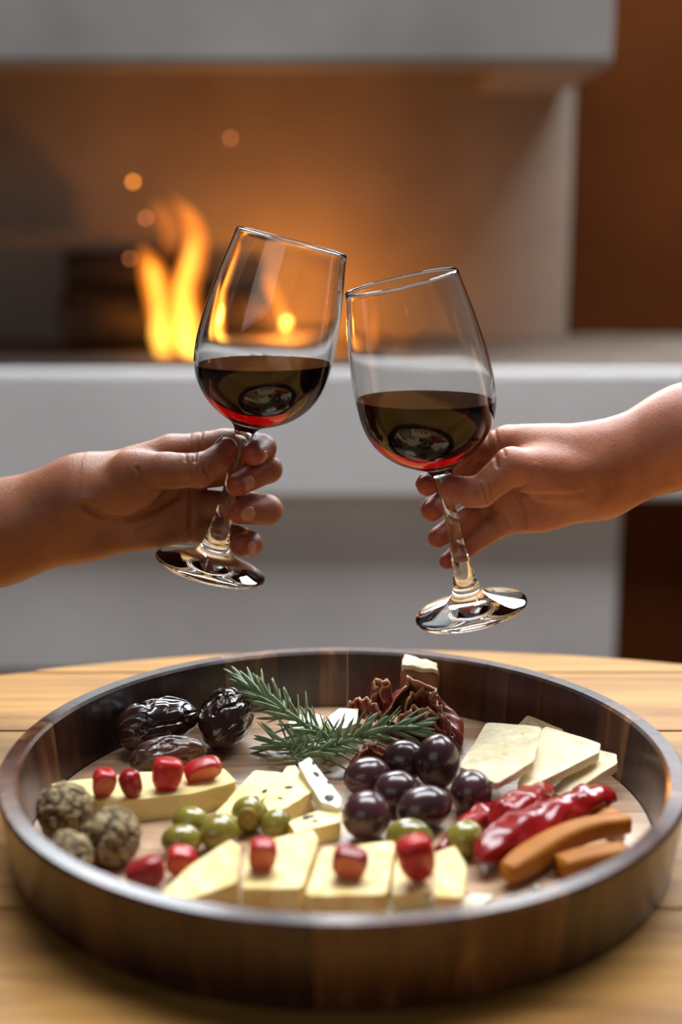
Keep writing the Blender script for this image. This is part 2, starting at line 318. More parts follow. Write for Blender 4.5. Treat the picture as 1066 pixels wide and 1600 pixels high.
# ------------------------------------------------------------------ table
TC = Vector((0.07, 0.20)); TR = 0.86
def fit_circle(pts):
    A = np.array([[2*p.x, 2*p.y, 1] for p in pts]); b = np.array([p.x**2+p.y**2 for p in pts])
    s = np.linalg.lstsq(A, b, rcond=None)[0]; return Vector((s[0], s[1])), math.sqrt(s[2]+s[0]**2+s[1]**2)
edge = [G(0, 1057, 0), G(73, 1045, 0), G(171, 1034, 0), G(260, 1028, 0), G(806, 1022, 0), G(850, 1023, 0), G(970, 1029, 0), G(1066, 1037, 0)]
TC, TR = fit_circle(edge)
print('table', TC, TR)
table = empty('table', (TC.x, TC.y, FZ)); tag(table, 'round golden oak table carrying the wooden tray', 'table')
tinv = Matrix.Translation((-TC.x, -TC.y, -FZ))
def plank(y0, y1):
    g = 0.0004; y0 += g; y1 -= g
    y0 = max(y0, TC.y-TR+1e-4); y1 = min(y1, TC.y+TR-1e-4)
    if y1-y0 < 0.002: return
    n = 14; front = []; right = []
    for i in range(n+1):
        y = y0+(y1-y0)*i/n; hw = math.sqrt(max(0, TR*TR-(y-TC.y)**2)); right.append(Vector((TC.x+hw, y, 0))); front.append(Vector((TC.x-hw, y, 0)))
    loop = right + front[::-1]
    bm = bmesh.new(); top = [bm.verts.new(v) for v in loop]; f = bm.faces.new(top)
    r = bmesh.ops.extrude_face_region(bm, geom=[f]); 
    for v in [e for e in r['geom'] if isinstance(e, bmesh.types.BMVert)]: v.co.z -= 0.032
    top_edges = [e for e in bm.edges if all(abs(v.co.z) < 1e-6 for v in e.verts)]
    bmesh.ops.bevel(bm, geom=top_edges, offset=0.0012, segments=2, affect='EDGES')
    o = from_bm('plank', bm, M['table'], table); o.matrix_parent_inverse = tinv
y = TC.y-TR
seams = [G(30, 1142, 0).y]
y0 = seams[0]
while y0 > TC.y-TR: y0 -= 0.118
while y0 < TC.y+TR:
    plank(y0, y0+0.118); y0 += 0.118
def lathe(name, prof, mat, parent=None, seg=48, smooth=True, close=True):
    V, F = [], []
    for r, z in prof:
        for j in range(seg):
            th = 2*math.pi*j/seg; V.append((r*math.cos(th), r*math.sin(th), z))
    for i in range(len(prof)-1):
        for j in range(seg):
            F.append((i*seg+j, i*seg+(j+1) % seg, (i+1)*seg+(j+1) % seg, (i+1)*seg+j))
    return mesh(name, V, F, mat, parent, smooth)
H = -FZ
lathe('pedestal', [(0.001, 0.03), (0.06, 0.03), (0.05, 0.10), (0.045, 0.25), (0.07, H-0.08), (0.2, H-0.034), (0.001, H-0.034)], M['table'], table)
lathe('foot_disc', [(0.001, 0.0), (0.30, 0.0), (0.30, 0.02), (0.27, 0.03), (0.001, 0.03)], M['table'], table)

# ------------------------------------------------------------------ tray
TY = 0.7; TH = 0.046; FLZ = 0.008
RO, RI = 0.187, 0.1765; ROB, RIB = 0.1795, 0.1715
tray = empty('serving_tray', (0.0008, TY, 0)); tag(tray, 'round dark acacia serving tray with a raised stave rim, full of food', 'tray')
prof = [(RIB, FLZ-0.004), (RIB, FLZ), (RI-0.0008, TH-0.0016), (RI+0.0010, TH), (RO-0.0016, TH), (RO, TH-0.0018), (ROB+0.001, 0.002), (ROB-0.001, 0.0), (RIB, 0.0)]
angs = [0.0]
while angs[-1] < 2*math.pi-0.12: angs.append(angs[-1]+rnd.uniform(0.10, 0.24))
angs[-1] = 2*math.pi
for a0, a1 in zip(angs[:-1], angs[1:]):
    n = 6; V, F = [], []; g = 0.0006; m = len(prof)
    for i in range(n+1):
        a = a0+g+(a1-a0-2*g)*i/n
        for r, z in prof: V.append((r*math.cos(a), r*math.sin(a), z))
    for i in range(n):
        for j in range(m): F.append((i*m+j, (i+1)*m+j, (i+1)*m+(j+1) % m, i*m+(j+1) % m))
    F.append(tuple(range(m))); F.append(tuple(n*m+j for j in range(m))[::-1])
    mesh('stave', V, F, M['stave'], tray)
yb = -RIB
while yb < RIB-0.004:
    y1 = min(yb+rnd.uniform(0.034, 0.052), RIB-0.0008); n = 12; lo, hi = [], []
    for i in range(n+1):
        y = yb+0.0003+(y1-yb-0.0006)*i/n; hw = math.sqrt(max(1e-8, (RIB-0.0006)**2-y*y)); lo.append((hw, y)); hi.append((-hw, y))
    lp = lo+hi[::-1]; bm = bmesh.new()
    f = bm.faces.new([bm.verts.new((x, y, FLZ)) for x, y in lp]); r = bmesh.ops.extrude_face_region(bm, geom=[f])
    for v in [e for e in r['geom'] if isinstance(e, bmesh.types.BMVert)]: v.co.z = 0.0005
    from_bm('floor_board', bm, M['tray_floor'], tray)
    yb = y1
Z0 = FLZ

# ------------------------------------------------------------------ wine glasses
K = 0.2166/541
outer = [(0, 87), (3, 88), (25, 91.5), (50, 96), (75, 100), (100, 103.2), (125, 106), (150, 107.7), (172, 108.2), (190, 107.6), (207, 105.6), (222, 102), (236, 96.5),
         (248, 89.5), (259, 81), (269, 71), (277, 60.5), (284, 49), (290, 37), (296, 25), (303, 18.2), (312, 14.8), (325, 12.6), (345, 11.2), (370, 10.6), (395, 10.8), (420, 11.8),
         (445, 13.6), (465, 16), (482, 18.8), (494, 21.5), (503, 24.5), (509, 29), (514, 37), (519, 50), (524.5, 66), (529, 80), (532, 88), (534.5, 91), (537.5, 91.2), (539.5, 90), (540.5, 86)]
def wall_t(a):
    pts = [(0, 2.4), (100, 2.6), (170, 3.4), (215, 4.6), (250, 6.5), (275, 9), (292, 12)]
    for (a0, t0), (a1, t1) in zip(pts, pts[1:]):
        if a <= a1: return t0+(t1-t0)*(a-a0)/(a1-a0)
    return pts[-1][1]
def inner_profile():
    pr = []
    o = [q for q in outer if q[0] <= 284]
    for i, (a, r) in enumerate(o):
        a0, r0 = outer[max(0, i-1)]; a1, r1 = outer[i+1]
        da, dr = a1-a0, r1-r0; L = math.hypot(da, dr); nx, nr = dr/L, -da/L      # inward normal in (a, r)
        t = wall_t(a); pr.append((a + nx*t, r + nr*t))
    pr = [(-0.6, 86.4)] + pr[1:]
    a_end = 283.0
    pr = [q for q in pr if q[0] < a_end-1.5]
    r = pr[-1][1]; a = pr[-1][0]
    for s in (0.25, 0.5, 0.75): pr.append((a+(a_end-a)*math.sin(s*math.pi/2), r*math.cos(s*math.pi/2)))
    pr.append((a_end, 0.4)); return pr
inner = inner_profile()
def resample(pr, sub=3):
    out = []; n = len(pr)-1
    for i in range(n):
        for s in range(sub):
            f = s/sub; g = lambda k: pr[max(0, min(n, k))]
            def h(a, b, c, d): return 0.5*((2*b)+(c-a)*f+(2*a-5*b+4*c-d)*f*f+(-a+3*b-3*c+d)*f**3)
            out.append((h(g(i-1)[0], g(i)[0], g(i+1)[0], g(i+2)[0]), max(0.3, h(g(i-1)[1], g(i)[1], g(i+1)[1], g(i+2)[1]))))
    return out+[pr[-1]]
SEG = 96
def revolve_local(pr):       # profile (along from rim, radius) in px units -> local coordinates, z up, foot at 0
    V, F = [], []
    for a, r in pr:
        for j in range(SEG):
            th = 2*math.pi*j/SEG; V.append(Vector((r*K*math.cos(th), r*K*math.sin(th), (541-a)*K)))
    for i in range(len(pr)-1):
        for j in range(SEG): F.append((i*SEG+j, i*SEG+(j+1) % SEG, (i+1)*SEG+(j+1) % SEG, (i+1)*SEG+j))
    return V, F
out_r = resample(outer); inn_r = resample(inner)
def split(pr, a0, a1): return [q for q in pr if a0-1e-6 <= q[0] <= a1+1e-6]
i_b = min(range(len(out_r)), key=lambda i: abs(out_r[i][0]-303)); i_f = min(range(len(out_r)), key=lambda i: abs(out_r[i][0]-503))
bowl_pr = inn_r[::-1] + out_r[:i_b+1]; stem_pr = out_r[i_b:i_f+1]
foot_pr = out_r[i_f:] + [(541, 80), (539, 60), (536.5, 35), (535.5, 12), (535.5, 0.3)]
def wine_glass(rim_px, foot_px, Yr, Yf, surf_px, label, wlabel):
    R_, F_ = P(*rim_px, Yr), P(*foot_px, Yf)
    ax = (R_-F_).normalized(); q = Vector((0, 0, 1)).rotation_difference(ax)
    root = empty('wine_glass', F_); root.rotation_mode = 'QUATERNION'; root.rotation_quaternion = q
    tag(root, label, 'wine glass', 'toasting wine glasses')
    for nm, pr in (('stem', stem_pr), ('foot', foot_pr)):
        V, F = revolve_local(pr); mesh(nm, V, [f[::-1] for f in F], M['glass'], root, True)
    mw = Matrix.Translation(F_) @ q.to_matrix().to_4x4(); inv = mw.inverted()
    zc = P(*surf_px, (Yr+Yf)/2).z; pc = inv @ Vector((0, 0, zc)); pn = (inv.to_3x3() @ Vector((0, 0, 1))).normalized()
    # the inside of the bowl is bare glass above the wine and a glass-wine boundary below it
    def inside(keep_below):
        V, F = revolve_local(inn_r); bm = bmesh.new(); bv = [bm.verts.new(v) for v in V]
        for f in F: bm.faces.new([bv[k] for k in f])
        bm.faces.new([bv[(len(inn_r)-1)*SEG+k] for k in range(SEG)])
        bmesh.ops.bisect_plane(bm, geom=bm.verts[:]+bm.edges[:]+bm.faces[:], plane_co=pc, plane_no=pn, clear_outer=keep_below, clear_inner=not keep_below, dist=1e-7)
        return bm
    bm = inside(False); nin = len(bm.faces)
    V, F = revolve_local(out_r[:i_b+1]); bv = [bm.verts.new(v) for v in V]
    for f in F: bm.faces.new([bv[k] for k in f])
    top = [v for v in bm.verts if v.co.z > (541-0.7)*K+1e-9 and False]
    V0, _ = revolve_local(inn_r[:1]); n0 = [min((v for v in bm.verts), key=lambda v: (v.co-V0[k]).length) for k in range(SEG)]
    for k in range(SEG): bm.faces.new([n0[k], bv[k], bv[(k+1) % SEG], n0[(k+1) % SEG]])
    for f in bm.faces: f.smooth = True
    bmesh.ops.recalc_face_normals(bm, faces=bm.faces[:])
    far = max(bm.faces, key=lambda f: f.calc_center_median().xy.length)
    if far.normal.xy.dot(far.calc_center_median().xy) < 0: bmesh.ops.reverse_faces(bm, faces=bm.faces[:])
    me = bpy.data.meshes.new('bowl'); bm.to_mesh(me); bm.free(); link('bowl', me, M['glass'], root)
    bm = inside(True)
    for f in bm.faces: f.smooth = True
    side = set(bm.faces)
    bmesh.ops.holes_fill(bm, edges=[e for e in bm.edges if len(e.link_faces) == 1], sides=0)
    for f in bm.faces:
        if f not in side: f.smooth = False; f.material_index = 1
    bmesh.ops.recalc_face_normals(bm, faces=bm.faces[:])
    bmesh.ops.split_edges(bm, edges=[e for e in bm.edges if len({f.material_index for f in e.link_faces}) == 2])
    me = bpy.data.meshes.new('wine'); bm.to_mesh(me); bm.free(); me.materials.append(M['wine_side']); me.materials.append(M['wine'])
    w = link('wine', me, M['wine'], root); w['label'] = wlabel
    return root, mw, zc
YL, YR = 0.845, 0.828
gl, mwl, zcl = wine_glass((459, 366), (328, 890), YL, YL, (420, 568), 'left wine glass leaning right, held by the arm from the left', 'dark red wine')
gr, mwr, zcr = wine_glass((625, 429), (737, 957), YR-0.004, YR+0.004, (655, 624), 'right wine glass leaning left, held by the arm from the right', 'dark red wine')
def bubble(root, mw, px, py, Y, zc, r):
    bm = bmesh.new(); bmesh.ops.create_uvsphere(bm, u_segments=20, v_segments=12, radius=r)
    o = from_bm('bubble', bm, M['glass'], root, True); q = P(px, py, Y); q.z = zc+r*0.15; o.location = mw.inverted() @ q

# ------------------------------------------------------------------ implicit surfaces (hands)
def surface_net(f, xs, ys, zs):
    s = f < 0
    cnt = np.zeros(tuple(n-1 for n in f.shape), np.uint8)
    for a in (0, 1):
        for b in (0, 1):
            for c in (0, 1):
                cnt += s[a:s.shape[0]-1+a, b:s.shape[1]-1+b, c:s.shape[2]-1+c]
    act = (cnt > 0) & (cnt < 8)
    I, J, L = np.nonzero(act); idx = np.full(act.shape, -1, np.int32); idx[I, J, L] = np.arange(len(I))
    acc = np.zeros((len(I), 3)); num = np.zeros(len(I))
    cor = [(a, b, c) for a in (0, 1) for b in (0, 1) for c in (0, 1)]
    for u in range(8):
        for w in range(u+1, 8):
            A, B = cor[u], cor[w]
            if sum(abs(A[i]-B[i]) for i in range(3)) != 1: continue
            fa = f[I+A[0], J+A[1], L+A[2]]; fb = f[I+B[0], J+B[1], L+B[2]]
            m = (fa < 0) != (fb < 0); t = np.where(m, fa/np.where(m, fa-fb, 1), 0)
            for d, (arr, ix) in enumerate(((xs, I), (ys, J), (zs, L))):
                pa = arr[ix+A[d]]; pb = arr[ix+B[d]]; acc[:, d] += np.where(m, pa+(pb-pa)*t, 0)
            num += m
    V = acc/num[:, None]; Q = []
    def quads(sa, sb, cells):
        m = sa != sb; i = np.nonzero(m); flip = sa[i]
        q = np.stack([c[i] for c in cells], 1); q[~flip] = q[~flip][:, ::-1]; Q.append(q)
    quads(s[:-1, 1:-1, 1:-1], s[1:, 1:-1, 1:-1], [idx[:, :-1, :-1], idx[:, 1:, :-1], idx[:, 1:, 1:], idx[:, :-1, 1:]])
    quads(s[1:-1, :-1, 1:-1], s[1:-1, 1:, 1:-1], [idx[:-1, :, :-1], idx[:-1, :, 1:], idx[1:, :, 1:], idx[1:, :, :-1]])
    quads(s[1:-1, 1:-1, :-1], s[1:-1, 1:-1, 1:], [idx[:-1, :-1, :], idx[1:, :-1, :], idx[1:, 1:, :], idx[:-1, 1:, :]])
    return V, np.concatenate(Q)
def smin(a, b, k):
    h = np.maximum(k-np.abs(a-b), 0)/k; return np.minimum(a, b)-h*h*k*0.25
class Grid:
    def __init__(self, xs, ys, zs):
        self.xs, self.ys, self.zs = [np.asarray(a, np.float32) for a in (xs, ys, zs)]
        self.shape = (len(xs), len(ys), len(zs))
    def full(self): return np.full(self.shape, 0.05, np.float32)
    def sl(self, lo, hi):
        r = []
        for a, l, h in zip((self.xs, self.ys, self.zs), lo, hi):
            i0 = int(np.searchsorted(a, l)); i1 = int(np.searchsorted(a, h)); r.append(slice(max(0, i0-1), max(i0, min(len(a), i1+1))))
        return tuple(r)
    def cone(self, Fd, a, b, ra, rb, k):
        mg = max(ra, rb)+2*k+0.004
        lo = [min(a[i], b[i])-mg for i in range(3)]; hi = [max(a[i], b[i])+mg for i in range(3)]
        s = self.sl(lo, hi)
        if any(q.stop <= q.start for q in s): return
        X = self.xs[s[0]][:, None, None]-a[0]; Yy = self.ys[s[1]][None, :, None]-a[1]; Z = self.zs[s[2]][None, None, :]-a[2]
        d = [b[i]-a[i] for i in range(3)]; L2 = max(1e-9, sum(q*q for q in d))
        t = np.clip((X*d[0]+Yy*d[1]+Z*d[2])/L2, 0, 1)
        dist = np.sqrt((X-d[0]*t)**2+(Yy-d[1]*t)**2+(Z-d[2]*t)**2)-(ra+(rb-ra)*t)
        Fd[s] = smin(Fd[s], dist.astype(np.float32), k)
def build_hand(name, mat, YH, palm, fingers, creases, xr, yr, zr, fine_x, label, nails, kp=0.007):
    H3 = lambda q: P(q[0], q[1], YH+q[2]*1e-3)
    h = 0.00085
    if fine_x[0] < fine_x[1]: pass
    xs = np.arange(fine_x[0], fine_x[1], h)
    pre = np.arange(xr[0], fine_x[0]-h, 0.0026); post = np.arange(fine_x[1]+h, xr[1], 0.0026)
    xs = np.concatenate([pre, xs, post]); g = Grid(xs, np.arange(*yr, h), np.arange(*zr, h))
    base = g.full()
    for a, b, k in palm: g.cone(base, H3(a), H3(b), a[3]*1e-3, b[3]*1e-3, k*1e-3)
    res = base.copy()
    for ch in fingers:
        F_ = g.full()
        for a, b in zip(ch, ch[1:]): g.cone(F_, H3(a), H3(b), a[3]*1e-3, b[3]*1e-3, 0.0022)
        pts = [H3(a) for a in ch]; s = g.sl([min(p[i] for p in pts)-0.03 for i in range(3)], [max(p[i] for p in pts)+0.03 for i in range(3)])
        res[s] = smin(res[s], smin(base[s], F_[s], kp), 0.0012)
    V, Q = surface_net(res, g.xs, g.ys, g.zs)
    # relax, then press the skin creases in
    n = len(V)
    e = np.concatenate([Q[:, [0, 1]], Q[:, [1, 2]], Q[:, [2, 3]], Q[:, [3, 0]]])
    deg = np.bincount(e[:, 0], minlength=n)+np.bincount(e[:, 1], minlength=n)
    def relax(V, f):
        A = np.zeros_like(V)
        for d in range(3): A[:, d] = np.bincount(e[:, 0], V[e[:, 1], d], n)+np.bincount(e[:, 1], V[e[:, 0], d], n)
        return V+f*(A/deg[:, None]-V)
    for _ in range(3): V = relax(V, 0.5)
    fn = np.cross(V[Q[:, 2]]-V[Q[:, 0]], V[Q[:, 3]]-V[Q[:, 1]]); N = np.zeros_like(V)
    for c in range(4):
        for d in range(3): N[:, d] += np.bincount(Q[:, c], fn[:, d], n)
    N /= np.linalg.norm(N, axis=1)[:, None]+1e-12
    off = np.zeros(n)
    for pts, depth, width, dmax in creases:
        best = np.full(n, 1e9)
        hp = [np.array(H3((q[0], q[1], 0))) for q in pts]
        for a, b in zip(hp, hp[1:]):
            ab = (b-a)[[0, 2]]; t = np.clip(((V[:, [0, 2]]-a[[0, 2]])@ab)/(ab@ab), 0, 1)
            w = 0.0006
            dd = np.hypot(V[:, 0]-a[0]-ab[0]*t, V[:, 2]-a[2]-ab[1]*t); best = np.minimum(best, dd)
        m = (N[:, 1] < 0.1) & (V[:, 1]-YH < dmax*1e-3)
        off += np.where(m, -depth*1e-3*np.exp(-(best/(width*1e-3))**2)+0.25*depth*1e-3*np.exp(-((best-2*width*1e-3)/(width*1e-3))**2), 0)
    V = V+N*off[:, None]
    me = bpy.data.meshes.new(name); me.vertices.add(n); me.vertices.foreach_set('co', V.astype(np.float32).ravel())
    me.loops.add(len(Q)*4); me.loops.foreach_set('vertex_index', Q.astype(np.int32).ravel())
    me.polygons.add(len(Q)); me.polygons.foreach_set('loop_start', np.arange(0, len(Q)*4, 4, dtype=np.int32))
    try: me.polygons.foreach_set('loop_total', np.full(len(Q), 4, np.int32))
    except Exception: pass
    me.polygons.foreach_set('use_smooth', np.ones(len(Q), bool)); me.update(calc_edges=True); me.validate()
    bl = np.zeros(n)
    for ch in fingers:
        tp = np.array(H3(ch[-1])); bl = np.maximum(bl, 0.75*np.exp(-(np.linalg.norm(V-tp, axis=1)/0.015)**2))
    at = me.attributes.new('blush_glow', 'FLOAT', 'POINT'); at.data.foreach_set('value', bl.astype(np.float32))  # redder fingertips: partly own skin tone, partly light shining through, put into colour
    o = link(name, me, mat); tag(o, label, 'person')
    for (dip, tip, hint, width, length, back) in nails:
        A, B = H3(dip), H3(tip); r = tip[3]*1e-3
        t = (B-A).normalized(); nrm = Vector(hint); nrm = (nrm-t*nrm.dot(t)).normalized(); b = t.cross(nrm)
        NU, NV = 10, 8; Vn, Fn = [], []
        c0 = B - t*(back*1e-3)
        for layer in (0, 1):
            for i in range(NU+1):
                u = i/NU-0.5
                wdt = math.sqrt(max(0.04, 1-(2*abs(u))**3.2))
                rr = r*(1.0-0.10*max(0, u)*2) + (0.0009 if layer == 0 else -0.0008) - 0.0006*(2*u)**2*(u > 0)
                for j in range(NV+1):
                    th = (j/NV-0.5)*2*(width*1e-3/2/r)*wdt
                    Vn.append(c0+t*(u*length*1e-3)+nrm*(rr*math.cos(th))+b*(rr*math.sin(th)))
        m = (NU+1)*(NV+1)
        for i in range(NU):
            for j in range(NV):
                q = [i*(NV+1)+j, (i+1)*(NV+1)+j, (i+1)*(NV+1)+j+1, i*(NV+1)+j+1]
                Fn.append(q); Fn.append([m+k for k in q[::-1]])
        rim = [i*(NV+1) for i in range(NU+1)]+[NU*(NV+1)+j for j in range(1, NV+1)]+[i*(NV+1)+NV for i in range(NU-1, -1, -1)]+[j for j in range(NV-1, 0, -1)]
        for q, w in zip(rim, rim[1:]+rim[:1]): Fn.append([q, w, m+w, m+q][::-1])
        bm = bmesh.new(); bv = [bm.verts.new(v) for v in Vn]
        for f in Fn: bm.faces.new([bv[k] for k in f])
        from_bm('fingernail', bm, M['nail'], o, True)
    return o

# left arm (palm towards the camera, fingers behind the stem, tips round its right side)
iL = [(268, 708, 20, 11), (350, 694, 25, 10), (385, 692, 22, 9.2), (410, 700, 8, 8.8), (396, 709, -8.5, 7.6)]
mL = [(275, 742, 26, 11), (388, 733, 30, 9.8), (419, 733, 8, 9.0), (372, 757, -12, 7.4)]
rL = [(280, 788, 26, 11), (390, 792, 28, 9.8), (418, 797, 8, 9.8), (374, 800, -8, 7.8)]
pL = [(285, 822, 24, 9.5), (372, 841, 26, 8.4), (391, 850, 10, 8.2), (378, 852, -4, 7.4)]
tL = [(205, 735, -6, 13), (262, 735, -16, 11.3), (312, 735, -19, 10.6), (336, 723, -15, 9.4), (354, 700, -8.5, 7.0)]
palmL = [((125, 755, 10, 14.5), (268, 708, 18, 11), 12), ((125, 790, 8, 17), (275, 745, 22, 12), 12), ((125, 822, 10, 16), (280, 790, 22, 12), 12),
         ((125, 834, 12, 13), (285, 822, 22, 9.5), 12), ((140, 785, 0, 16), (208, 752, -5, 15), 12), ((190, 768, -5, 13), (225, 745, -8, 13), 10),
         ((160, 826, 8, 15), (245, 821, 14, 12), 12), ((220, 780, 22, 16), (280, 800, 24, 12), 12),
         ((125, 757, 10, 15), (0, 806, 12, 20), 20), ((125, 826, 10, 15), (0, 858, 12, 20.5), 20), ((125, 792, 10, 20), (0, 832, 12, 26), 20),
         ((0, 832, 12, 28), (-260, 915, 30, 36), 16), ((-260, 915, 30, 36), (-600, 1010, 60, 42), 16)]
crL = [([(142, 780), (170, 800), (207, 807), (245, 796), (276, 778), (284, 764)], 1.8, 2.2, 40), ([(296, 768), (297, 800), (296, 834), (294, 866)], 1.2, 1.8, 40),
       ([(222, 722), (238, 745), (262, 762)], 0.7, 1.2, 10), ([(311, 672), (309, 690), (311, 708)], 1.0, 1.2, 40), ([(292, 680), (292, 695), (297, 708)], 0.6, 1.0, 40),
       ([(306, 722), (310, 735), (318, 748)], 0.7, 0.9, 10), ([(316, 718), (319, 732), (326, 744)], 0.6, 0.8, 10), ([(325, 714), (329, 724), (334, 735)], 0.5, 0.8, 10),
       ([(262, 800), (240, 815), (215, 824)], 0.6, 1.2, 40)]
build_hand('person', M['skin_tan'], YL, palmL, [iL, mL, rL, pL, tL], crL, (-0.50, -0.02), (YL-0.055, YL+0.115), (0.05, 0.245), (-0.232, -0.035),
           'tanned bare arm from the left holding the left wine glass by its stem',
           [((410, 700, 8, 0), (395, 709, -8, 7.6), (1.0, -0.9, -0.35), 8.0, 8, 0.6), ((418, 733, 8, 0), (372, 757, -11.5, 7.4), (0.15, -1, -0.05), 9.0, 10, 2.0),
            ((418, 797, 8, 0), (374, 800, -8, 7.8), (0.15, -1, 0.05), 9.0, 10, 1.0), ((391, 850, 10, 0), (378, 852, -4, 7.4), (0.7, -1, 0.1), 7.5, 8, -0.5),
            ((336, 723, -15, 0), (354, 700, -8.5, 7.0), (-0.9, 0.25, 0.6), 9.0, 10, 0.5)])

# right arm
iR = [(795, 694, 22, 11), (738, 706, 38, 9.4), (698, 732, 26, 8.6), (668, 758, 8, 7.0)]
mR = [(795, 728, 24, 11), (730, 742, 40, 9.4), (697, 775, 24, 8.2), (675, 798, 9, 7.0)]
rR = [(800, 770, 22, 10.5), (752, 798, 34, 9), (715, 820, 22, 8), (684, 840, 10, 6.6)]
pR = [(812, 805, 18, 9.5), (768, 826, 24, 8.2), (728, 856, 20, 6.9), (699, 877, 13, 5.4)]
tR = [(868, 738, -4, 14), (800, 728, -14, 11.6), (752, 768, -18, 9.6), (735, 769, -17.5, 9.2), (707, 761, -14, 7.6)]
palmR = [((945, 700, 8, 13.5), (795, 694, 20, 10.8), 12), ((945, 722, 8, 17), (795, 728, 22, 12), 12), ((945, 745, 8, 17), (800, 770, 20, 12), 12),
         ((945, 766, 10, 14), (812, 803, 18, 10.5), 12), ((930, 735, 0, 16), (858, 738, -4, 15.5), 12), ((885, 750, -2, 13), (838, 742, -7, 12), 10),
         ((930, 765, 8, 14), (845, 795, 13, 12), 12), ((845, 770, 20, 16), (800, 770, 22, 12), 12), ((900, 700, 8, 12), (820, 692, 10, 9.5), 10),
         ((945, 700, 8, 13.5), (1066, 652, 12, 18), 14), ((945, 766, 8, 14), (1066, 712, 12, 18), 14), ((945, 733, 8, 19), (1066, 683, 12, 25), 14),
         ((1066, 683, 12, 26), (1300, 580, 30, 34), 16), ((1300, 580, 30, 34), (1620, 440, 60, 40), 16)]
crR = [([(815, 770), (850, 765), (880, 768), (905, 764)], 1.2, 2.2, 40), ([(806, 757), (818, 745), (828, 722)], 0.9, 1.2, 10), ([(806, 768), (818, 798), (824, 826)], 1.1, 1.2, 40),
       ([(818, 770), (830, 790), (838, 805)], 0.5, 1.0, 40), ([(745, 746), (751, 757), (756, 771)], 0.8, 0.9, 10), ([(737, 748), (744, 759), (747, 770)], 0.6, 0.8, 10), ([(757, 743), (762, 754), (762, 766)], 0.6, 0.8, 10),
       ([(768, 806), (786, 808), (798, 828)], 1.1, 1.2, 40), ([(769, 672), (767, 695), (771, 718)], 0.8, 1.2, 60), ([(780, 668), (779, 685), (783, 702)], 0.5, 1.0, 60), ([(734, 690), (732, 706), (728, 722)], 0.9, 1.1, 60)]
build_hand('person', M['skin_fair'], YR, palmR, [iR, mR, rR, pR, tR], crR, (0.02, 0.52), (YR-0.055, YR+0.115), (0.10, 0.42), (0.045, 0.232),
           'fair bare arm from the right holding the right wine glass by its stem',
           [((698, 732, 26, 0), (668, 758, 8, 7.0), (-1, 0.25, 0.2), 8.0, 10, 1.0), ((697, 775, 24, 0), (675, 798, 9, 7.0), (-1, 0.2, 0.35), 8.0, 10, 1.0)])

